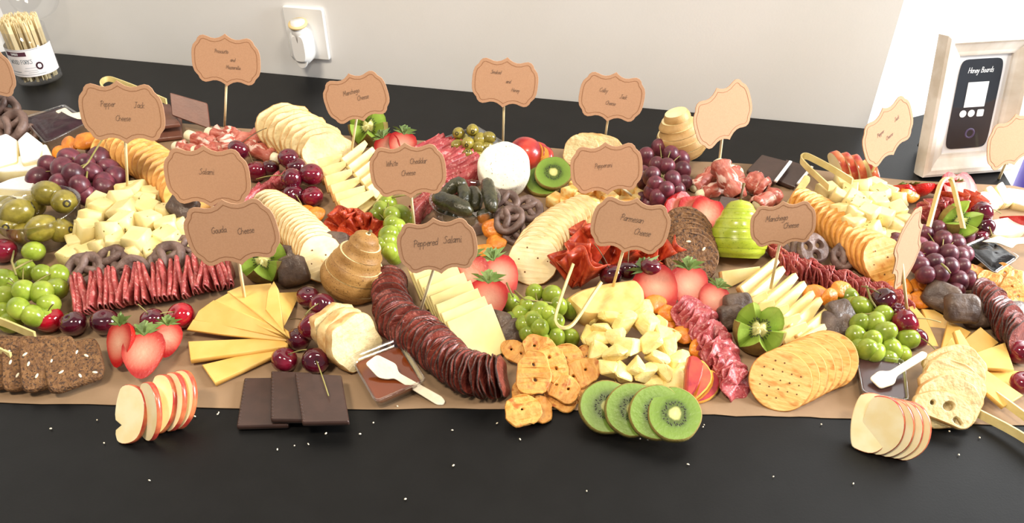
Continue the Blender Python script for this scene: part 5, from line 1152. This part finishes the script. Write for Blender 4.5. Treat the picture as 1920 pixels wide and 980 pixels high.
bunch('dusky red grape bunch with bare stem beside left butter crackers', 'red', [(132, 298), (92, 312), (160, 310), (205, 318), (138, 330), (172, 323), (185, 300), (195, 345), (160, 365), (195, 354), (72, 335), (115, 345), (215, 335), (182, 285), (118, 318), (150, 350), (178, 372)], 20, .030, None, [[(194, 258, .05), (180, 280, .056), (165, 305, .056), (128, 340, .045)], [(162, 308, .055), (140, 316, .05), (120, 314, .045)], [(165, 310, .05), (162, 335, .045), (165, 350, .04)]])
bunch('tall red grape bunch in front of the back brown pear', 'red', [(1236, 277), (1211, 295), (1258, 289), (1250, 311), (1222, 331), (1279, 320), (1277, 299), (1282, 342), (1249, 356), (1270, 356), (1222, 358), (1234, 372), (1208, 340), (1245, 386), (1216, 385), (1205, 376), (1268, 376), (1261, 336), (1203, 326), (1232, 310), (1228, 345)], 16, .040, None, [[(1240, 340, .05), (1243, 360, .045), (1246, 376, .035)], [(1255, 330, .05), (1268, 326, .05)]])
bunch('dark red grape bunch behind the edge-on label at right', 'red', [(1732, 439), (1755, 434), (1768, 449), (1742, 469), (1776, 478), (1797, 482), (1809, 442), (1751, 491), (1761, 514), (1725, 498), (1800, 501), (1796, 527), (1815, 524), (1792, 455), (1807, 478), (1679, 454), (1716, 485), (1791, 545), (1722, 462), (1780, 500), (1735, 515)], 18, .028, None, [[(1765, 494, .05), (1775, 503, .05), (1782, 512, .045)]])
q = P(63, 471, .0); solo('grape', grape_mesh('green', 1), Matrix.Translation(P(63, 471, .02)) @ Matrix.Rotation(1.4, 4, 'Y') @ SC(.0125), 'single green grape beside the big olive bowl', 'grape')
solo('grape', grape_mesh('green', 0), Matrix.Translation(P(1703, 635, .018)) @ Matrix.Rotation(1.4, 4, 'Y') @ SC(.0115), 'single green grape between the two dark right cherries', 'grape')
for a in [(90, 598, 'bright red cherry at the left end of the front left row', 'red', 26, .0, (100, 570, .04)), (138, 607, 'second cherry from the left in the front left row, dark', 'dark', 24, 0, None), (197, 604, 'third cherry from the left in the front left row, dark', 'dark', 25, 0, None), (286, 600, 'fourth cherry from the left in the front left row, dark', 'dark', 22, .0, (258, 570, .035)), (340, 592, 'red cherry at the right end of the front left row', 'red', 25, 0, (300, 588, .03)), (5, 470, 'red cherry cut by left edge beside the olive bowl', 'mid', 24, 0, None),
          (578, 557, 'dark cherry under the brown pear, topmost of the group', 'dark', 21, 0, None), (604, 572, 'dark cherry with pale stem under the brown pear', 'dark', 23, 0, (572, 590, .03)), (585, 612, 'glossy red cherry with open pit beside front baguette', 'mid', 26, .014, (545, 598, .03)), (560, 636, 'dark cherry beside the gouda fan tip', 'dark', 22, 0, None), (533, 675, 'red cherry leftmost above the front chocolate squares', 'mid', 24, 0, (575, 655, .03)), (592, 676, 'dark cherry above the rightmost front chocolate square', 'dark', 25, 0, (616, 742, .024)),
          (447, 282, 'dark cherry on the back left ham rolls', 'dark', 20, .02, (500, 240, .05)), (480, 321, 'red cherry beside the Salami label', 'mid', 20, .0, (466, 285, .04)), (541, 297, 'black cherry topmost beside the back baguette', 'dark', 19, .02, None), (556, 314, 'dark cherry behind the middle cherries', 'dark', 19, .012, None), (584, 328, 'large dark red cherry beside the back manchego', 'mid', 22, .014, None), (547, 336, 'dark cherry in the middle of the cherry group', 'dark', 21, .014, (480, 336, .035)), (586, 369, 'red cherry lowest beside the back manchego', 'mid', 20, 0, None), (550, 366, 'dark cherry lowest beside the left water crackers', 'dark', 20, .0, (566, 384, .015)), (507, 315, 'small black cherry behind the cherry group', 'dark', 16, .004, None),
          (1146, 516, 'dark cherry left of the Parmesan label stick', 'dark', 21, .012, (1114, 456, .06)), (1176, 507, 'dark cherry right of the Parmesan label stick', 'dark', 20, .012, (1180, 452, .05)), (1198, 506, 'black cherry behind the parmesan wedge', 'dark', 19, .01, None), (1219, 503, 'pink red cherry resting on the strawberry half', 'mid', 21, .022, None),
          (1657, 562, 'dark cherry above the right green grapes', 'dark', 23, .016, (1615, 536, .05)), (1697, 604, 'large dark red cherry beside the right gouda fan', 'mid', 25, .012, (1764, 604, .03)), (1718, 635, 'dark cherry partly behind the single green grape', 'dark', 20, .0, (1758, 660, .022)), (1682, 582, 'small dark cherry behind the large right cherry', 'dark', 15, .01, None), (1914, 660, 'red cherry at right edge above the gouda fan', 'mid', 24, .0, None), (1918, 718, 'red cherry at right edge below the gouda fan', 'mid', 22, 0, None),
          (1841, 398, 'dark cherry right of the right kiwi half, uppermost', 'dark', 20, .02, (1877, 400, .03)), (1846, 425, 'dark cherry right of the right kiwi half, lower', 'dark', 18, .008, (1860, 441, .02)), (1836, 444, 'dark cherry behind the black jam cup', 'dark', 16, .0, None)]:
    cherry(a[0], a[1], a[2], a[3], a[4], a[5], a[6], a[0] % 3 == 0)
for a in [(222, 642, 'left strawberry half of the front left three', 36, -130, 40, 30), (312, 634, 'right strawberry half of the front left three', 28, -60, 40, -22), (268, 660, 'middle heart shaped strawberry half in front', 40, -88, 62, 6),
          (882, 516, 'left strawberry half beside white cheddar', 36, -110, 50, 20), (938, 515, 'upper right strawberry half beside white cheddar', 36, -75, 56, 12), (914, 560, 'lower strawberry half beside white cheddar', 38, -88, 62, -4),
          (1232, 536, 'flat strawberry half under the pink red cherry', 40, -95, 62, 30), (1292, 535, 'upright strawberry half with bright leaves before round rye', 36, -88, 54, -4), (1338, 560, 'small strawberry half beside coated chocolate', 28, -90, 56, -24),
          (728, 276, 'left strawberry half behind the White Cheddar label', 24, -90, 45, 30), (755, 272, 'right strawberry half behind the White Cheddar label', 26, -70, 50, -20)]:
    strawberry_half(a[0], a[1], a[2], a[3], a[4], a[5], a[6], 0, 'flat' not in a[2] and 'lower' not in a[2] or True)
for i, (x, y) in enumerate([(1278, 394), (1302, 398), (1325, 402)]):
    strawberry_half(x, y, '%s strawberry slice from the left between red grapes and green pear' % ordn(i), 31, -60-10*i, 34, 12-18*i, 0, False)
for i, (x, y, az, sp, R, lv) in enumerate([(1690, 350, 90, 30, 27, False), (1722, 348, 95, -60, 30, True), (1762, 346, 100, 50, 26, True), (1795, 352, -70, -20, 30, False), (1812, 352, -60, 10, 28, False), (1912, 408, 80, 60, 26, False)]):
    strawberry_half(x, y, '%s strawberry half from the left in the back right heap' % ordn(i), R, az, 50, sp, 0, lv)
for a in [(130, 270, 'left dried apricot beside the left brie', 19, .02), (160, 264, 'crinkled dried apricot uppermost beside the Pepper Jack label', 21, .024), (112, 287, 'brownish dried apricot above the left red grapes', 18, .01), (590, 402, 'dried apricot left of the pepperoni rose', 20, 0), (572, 396, 'dried apricot behind the left water crackers', 18, 0), (925, 430, 'dried apricot under the left chocolate pretzels', 22, 0), (930, 455, 'orange dried apricot beside centre water crackers', 20, .004), (906, 474, 'dried apricot beside Peppered Salami label', 20, 0),
          (1228, 570, 'dried apricot behind the parmesan chunks', 24, .010), (1252, 588, 'narrow dried apricot beside the strawberry halves', 20, .006), (1246, 606, 'narrow lower dried apricot beside parmesan', 21, .0), (1277, 596, 'small upright dried apricot beside front salami', 16, .008), (1283, 627, 'oval orange dried apricot beside front salami', 24, .004), (1311, 653, 'dark dried apricot above the nectarine slices', 23, 0),
          (1529, 553, 'wide dried apricot under the right salami row', 27, .0), (1555, 557, 'bright dried apricot beside front manchego tips', 20, .01), (1576, 542, 'leaning dried apricot beside the right green grapes', 21, .014), (1686, 540, 'dried apricot left of the edge-on label stick', 23, .0), (1722, 538, 'dried apricot right of the edge-on label stick', 20, .0), (1734, 533, 'upright dried apricot beside coated chocolate at right', 15, .008), (1725, 563, 'lower dried apricot above the right gouda fan', 20, .0), (1690, 560, 'dried apricot tucked behind the edge-on label stick', 20, .0), (1706, 362, 'dried apricot behind the right pepper jack cubes', 22, .012)]:
    apricot(a[0], a[1], a[2], a[3], a[4], -90+J(30), 58+J(22))
for a in [(343, 386, 'dark coated chocolate piece on the left pepper jack cubes', 27, .026, .5), (548, 484, 'back coated chocolate piece beside the brown pear', 26, .0, .6), (551, 508, 'square coated chocolate piece beside the brown pear', 30, .0, .55), (630, 456, 'coated chocolate piece behind the brown pear', 24, .01, .5), (932, 606, 'upper long coated chocolate piece beside white cheddar', 27, .008, .4), (960, 626, 'lower long coated chocolate piece beside white cheddar', 27, 0, .4),
          (1384, 574, 'upper coated chocolate piece beside front manchego', 28, .004, .5), (1372, 594, 'lower coated chocolate piece beside front manchego', 26, .0, .5), (1575, 584, 'upper coated chocolate piece beside the right green grapes', 25, .012, .5), (1566, 612, 'lower coated chocolate piece beside the right green grapes', 30, .0, .5), (1764, 556, 'left coated chocolate piece of the right three', 31, .0, .45), (1803, 578, 'middle coated chocolate piece of the right three', 31, .012, .45), (1832, 590, 'right coated chocolate piece of the right three', 27, .0, .45), (1905, 584, 'coated chocolate piece at right edge beside peppered salami', 22, .01, .4)]:
    chunk(a[0], a[1], a[2], a[3], a[4], -90+J(25), 50+J(12), a[5])
for a in [(158, 505, 'leftmost chocolate pretzel beside the left pepper jack cubes', 38, 0, 55, 20, 'knot'), (212, 492, 'upper chocolate pretzel before the left pepper jack cubes', 38, .006, 58, -10, 'knot'), (247, 512, 'lower middle chocolate pretzel before left pepper jack cubes', 36, .0, 40, 30, 'disc'), (312, 488, 'right chocolate pretzel before the left pepper jack cubes', 38, .004, 52, 60, 'knot'), (344, 466, 'small chocolate pretzel behind the Gouda label', 30, .004, 50, 10, 'knot'),
          (945, 380, 'upper left chocolate pretzel beside the pickle bowl', 30, .010, 55, 10, 'knot'), (990, 392, 'right chocolate pretzel beside the orange cheese cubes', 30, .006, 60, -20, 'knot'), (955, 412, 'middle chocolate pretzel beside the centre crackers', 31, .012, 58, 50, 'knot'), (965, 435, 'lowest chocolate pretzel beside the centre crackers', 26, .0, 50, 100, 'knot'),
          (1524, 467, 'round chocolate pretzel with three holes under the right crackers', 33, .008, 52, 0, 'disc'), (1582, 480, 'small chocolate pretzel with nuts beside the right crackers', 28, .004, 55, 40, 'knot'), (1470, 458, 'chocolate pretzel half hidden by the front Manchego label', 30, .0, 50, 90, 'knot'),
          (8, 205, 'upper chocolate pretzel at left edge', 30, .02, 40, 10, 'knot'), (22, 238, 'lower chocolate pretzel at left edge beside fig jam', 34, .006, 50, 70, 'knot'), (-12, 232, 'chocolate pretzel cut by left edge', 30, .0, 50, 40, 'knot'), (48, 252, 'chocolate pretzel between fig jam and left brie', 26, .0, 55, 0, 'knot')]:
    choc_pretzel(a[0], a[1], a[2], a[3], a[4], -90+J(20), a[5], a[6], a[7])
# olives and pickles in their bowls
def bowl(px, py, rpx, z, label, kb=.72):
    c = P(px, py, z); R = rpx/scale_at(c); c0 = Vector((c.x, c.y, 0)); rb = R*kb
    return solo('clear_bowl', lathe([(0, .0012), (rb, .0012), (rb+.002, .003), (R*.93, z*.7), (R, z), (R+.001, z+.0008), (R-.001, z+.0008), (R*.93-.001, z*.7), (rb+.001, .0042), (0, .0032)], 40).mesh('clear_bowl', 'clear_plastic'), Matrix.Translation(c0), label, 'bowl', 'clear round bowls'), c0, R
bowl(68, 388, 76, .048, 'clear round bowl of large green olives at left')
bowl(872, 372, 66, .040, 'clear round bowl of small pickles beside the goat cheese')
for i, (x, y, z, r_, ax, l) in enumerate([(88, 362, .052, .0165, (1, -.3, .1), 'large olive uppermost in the left bowl'), (120, 378, .046, .016, (.6, -.7, .3), 'large olive rightmost in the left bowl'), (32, 398, .044, .017, (.8, .5, .2), 'large olive leftmost in the left bowl'), (62, 386, .030, .0155, (.2, -1, .3), 'large olive deep at the back of the left bowl'), (78, 428, .036, .0168, (.8, .5, .2), 'large olive at the front of the left bowl'), (22, 424, .028, .0155, (.2, -.9, .5), 'olive with open pit hole at the front left of the left bowl'), (112, 432, .026, .0155, (.9, -.2, .2), 'large olive at the lower right of the left bowl'), (46, 440, .020, .0155, (.7, -.7, .2), 'olive lowest at the front of the left bowl'), (8, 390, .03, .0155, (.6, .6, .2), 'olive at left edge in the left bowl')]):
    olive(P(x, y, z), r_, l, ax, 'large green olives')
cup_square([(832, 260), (893, 238), (944, 268), (884, 305)], .030, 'clear square cup of small green olives at the back', 'olive_green', .008, .84, fname='brine')
for i, (x, y, z, ax, l) in enumerate([(860, 250, .040, (-.2, -1, .5), 'left upper'), (886, 244, .046, (.1, -1, .3), 'topmost'), (877, 268, .040, (-.1, -1, .2), 'middle holed'), (857, 273, .030, (-.5, -.7, .1), 'left'), (900, 261, .038, (.4, .7, .3), 'right of middle'), (916, 258, .040, (1, -.3, .1), 'long right'), (876, 291, .026, (.2, -.4, .9), 'front'), (896, 277, .032, (.8, -.4, .1), 'front right'), (893, 292, .022, (.8, -.5, .2), 'lowest right'), (912, 275, .028, (.7, .5, .2), 'rightmost low'), (866, 262, .024, (.5, .5, .4), 'deep left')]):
    olive(P(x, y, z), .0095, l+' small olive in the back square cup', ax, 'small green olives', 1, 1.2)
def pickle(pts, rpx, label):
    q = [P(*p) for p in pts]; c = sum(q, Vector())/len(q); R = rpx/scale_at(c); n = 14; out = []
    for i in range(n+1):
        t = i/n*(len(q)-1); k = min(int(t), len(q)-2); f = t-k; out.append(q[k]+(q[k+1]-q[k])*f-c)
    for _ in range(3): out = [out[0]]+[(out[i-1]+out[i]*2+out[i+1])/4 for i in range(1, n)]+[out[-1]]
    rad = [R*max(.12, (1-abs(2*i/n-1)**4))**.5 for i in range(n+1)]
    g = tube(out, rad, 12).lump(R*.16, 190, int(pts[0][0])); return solo('pickle', g.mesh('pickle', 'pickle'), Matrix.Translation(c), label, 'pickle', 'small pickles')
pickle([(812, 368, .05), (848, 382, .052), (884, 398, .05)], 17, 'long dark pickle lying across the front of the bowl')
pickle([(828, 368, .035), (858, 342, .05), (872, 350, .05)], 13, 'pickle bent at the back left of the bowl')
pickle([(866, 346, .048), (872, 365, .045), (868, 388, .036)], 13, 'upright pickle at the back middle of the bowl')
pickle([(912, 336, .056), (918, 365, .05), (924, 396, .042)], 14, 'pickle standing at the right rim of the bowl')
pickle([(884, 352, .04), (894, 372, .038), (888, 395, .03)], 13, 'shaded pickle between the upright ones in the bowl')
pickle([(834, 402, .022), (846, 405, .022), (858, 406, .022)], 15, 'short pickle low at the front left of the bowl')
pickle([(822, 385, .025), (830, 392, .02), (842, 396, .018)], 13, 'pickle under the long dark one at bowl left')
pickle([(895, 408, .02), (910, 404, .024), (922, 398, .026)], 14, 'pickle low at the front right of the bowl')
pickle([(870, 408, .02), (880, 412, .02), (892, 412, .02)], 12, 'pickle lowest in the middle of the bowl')
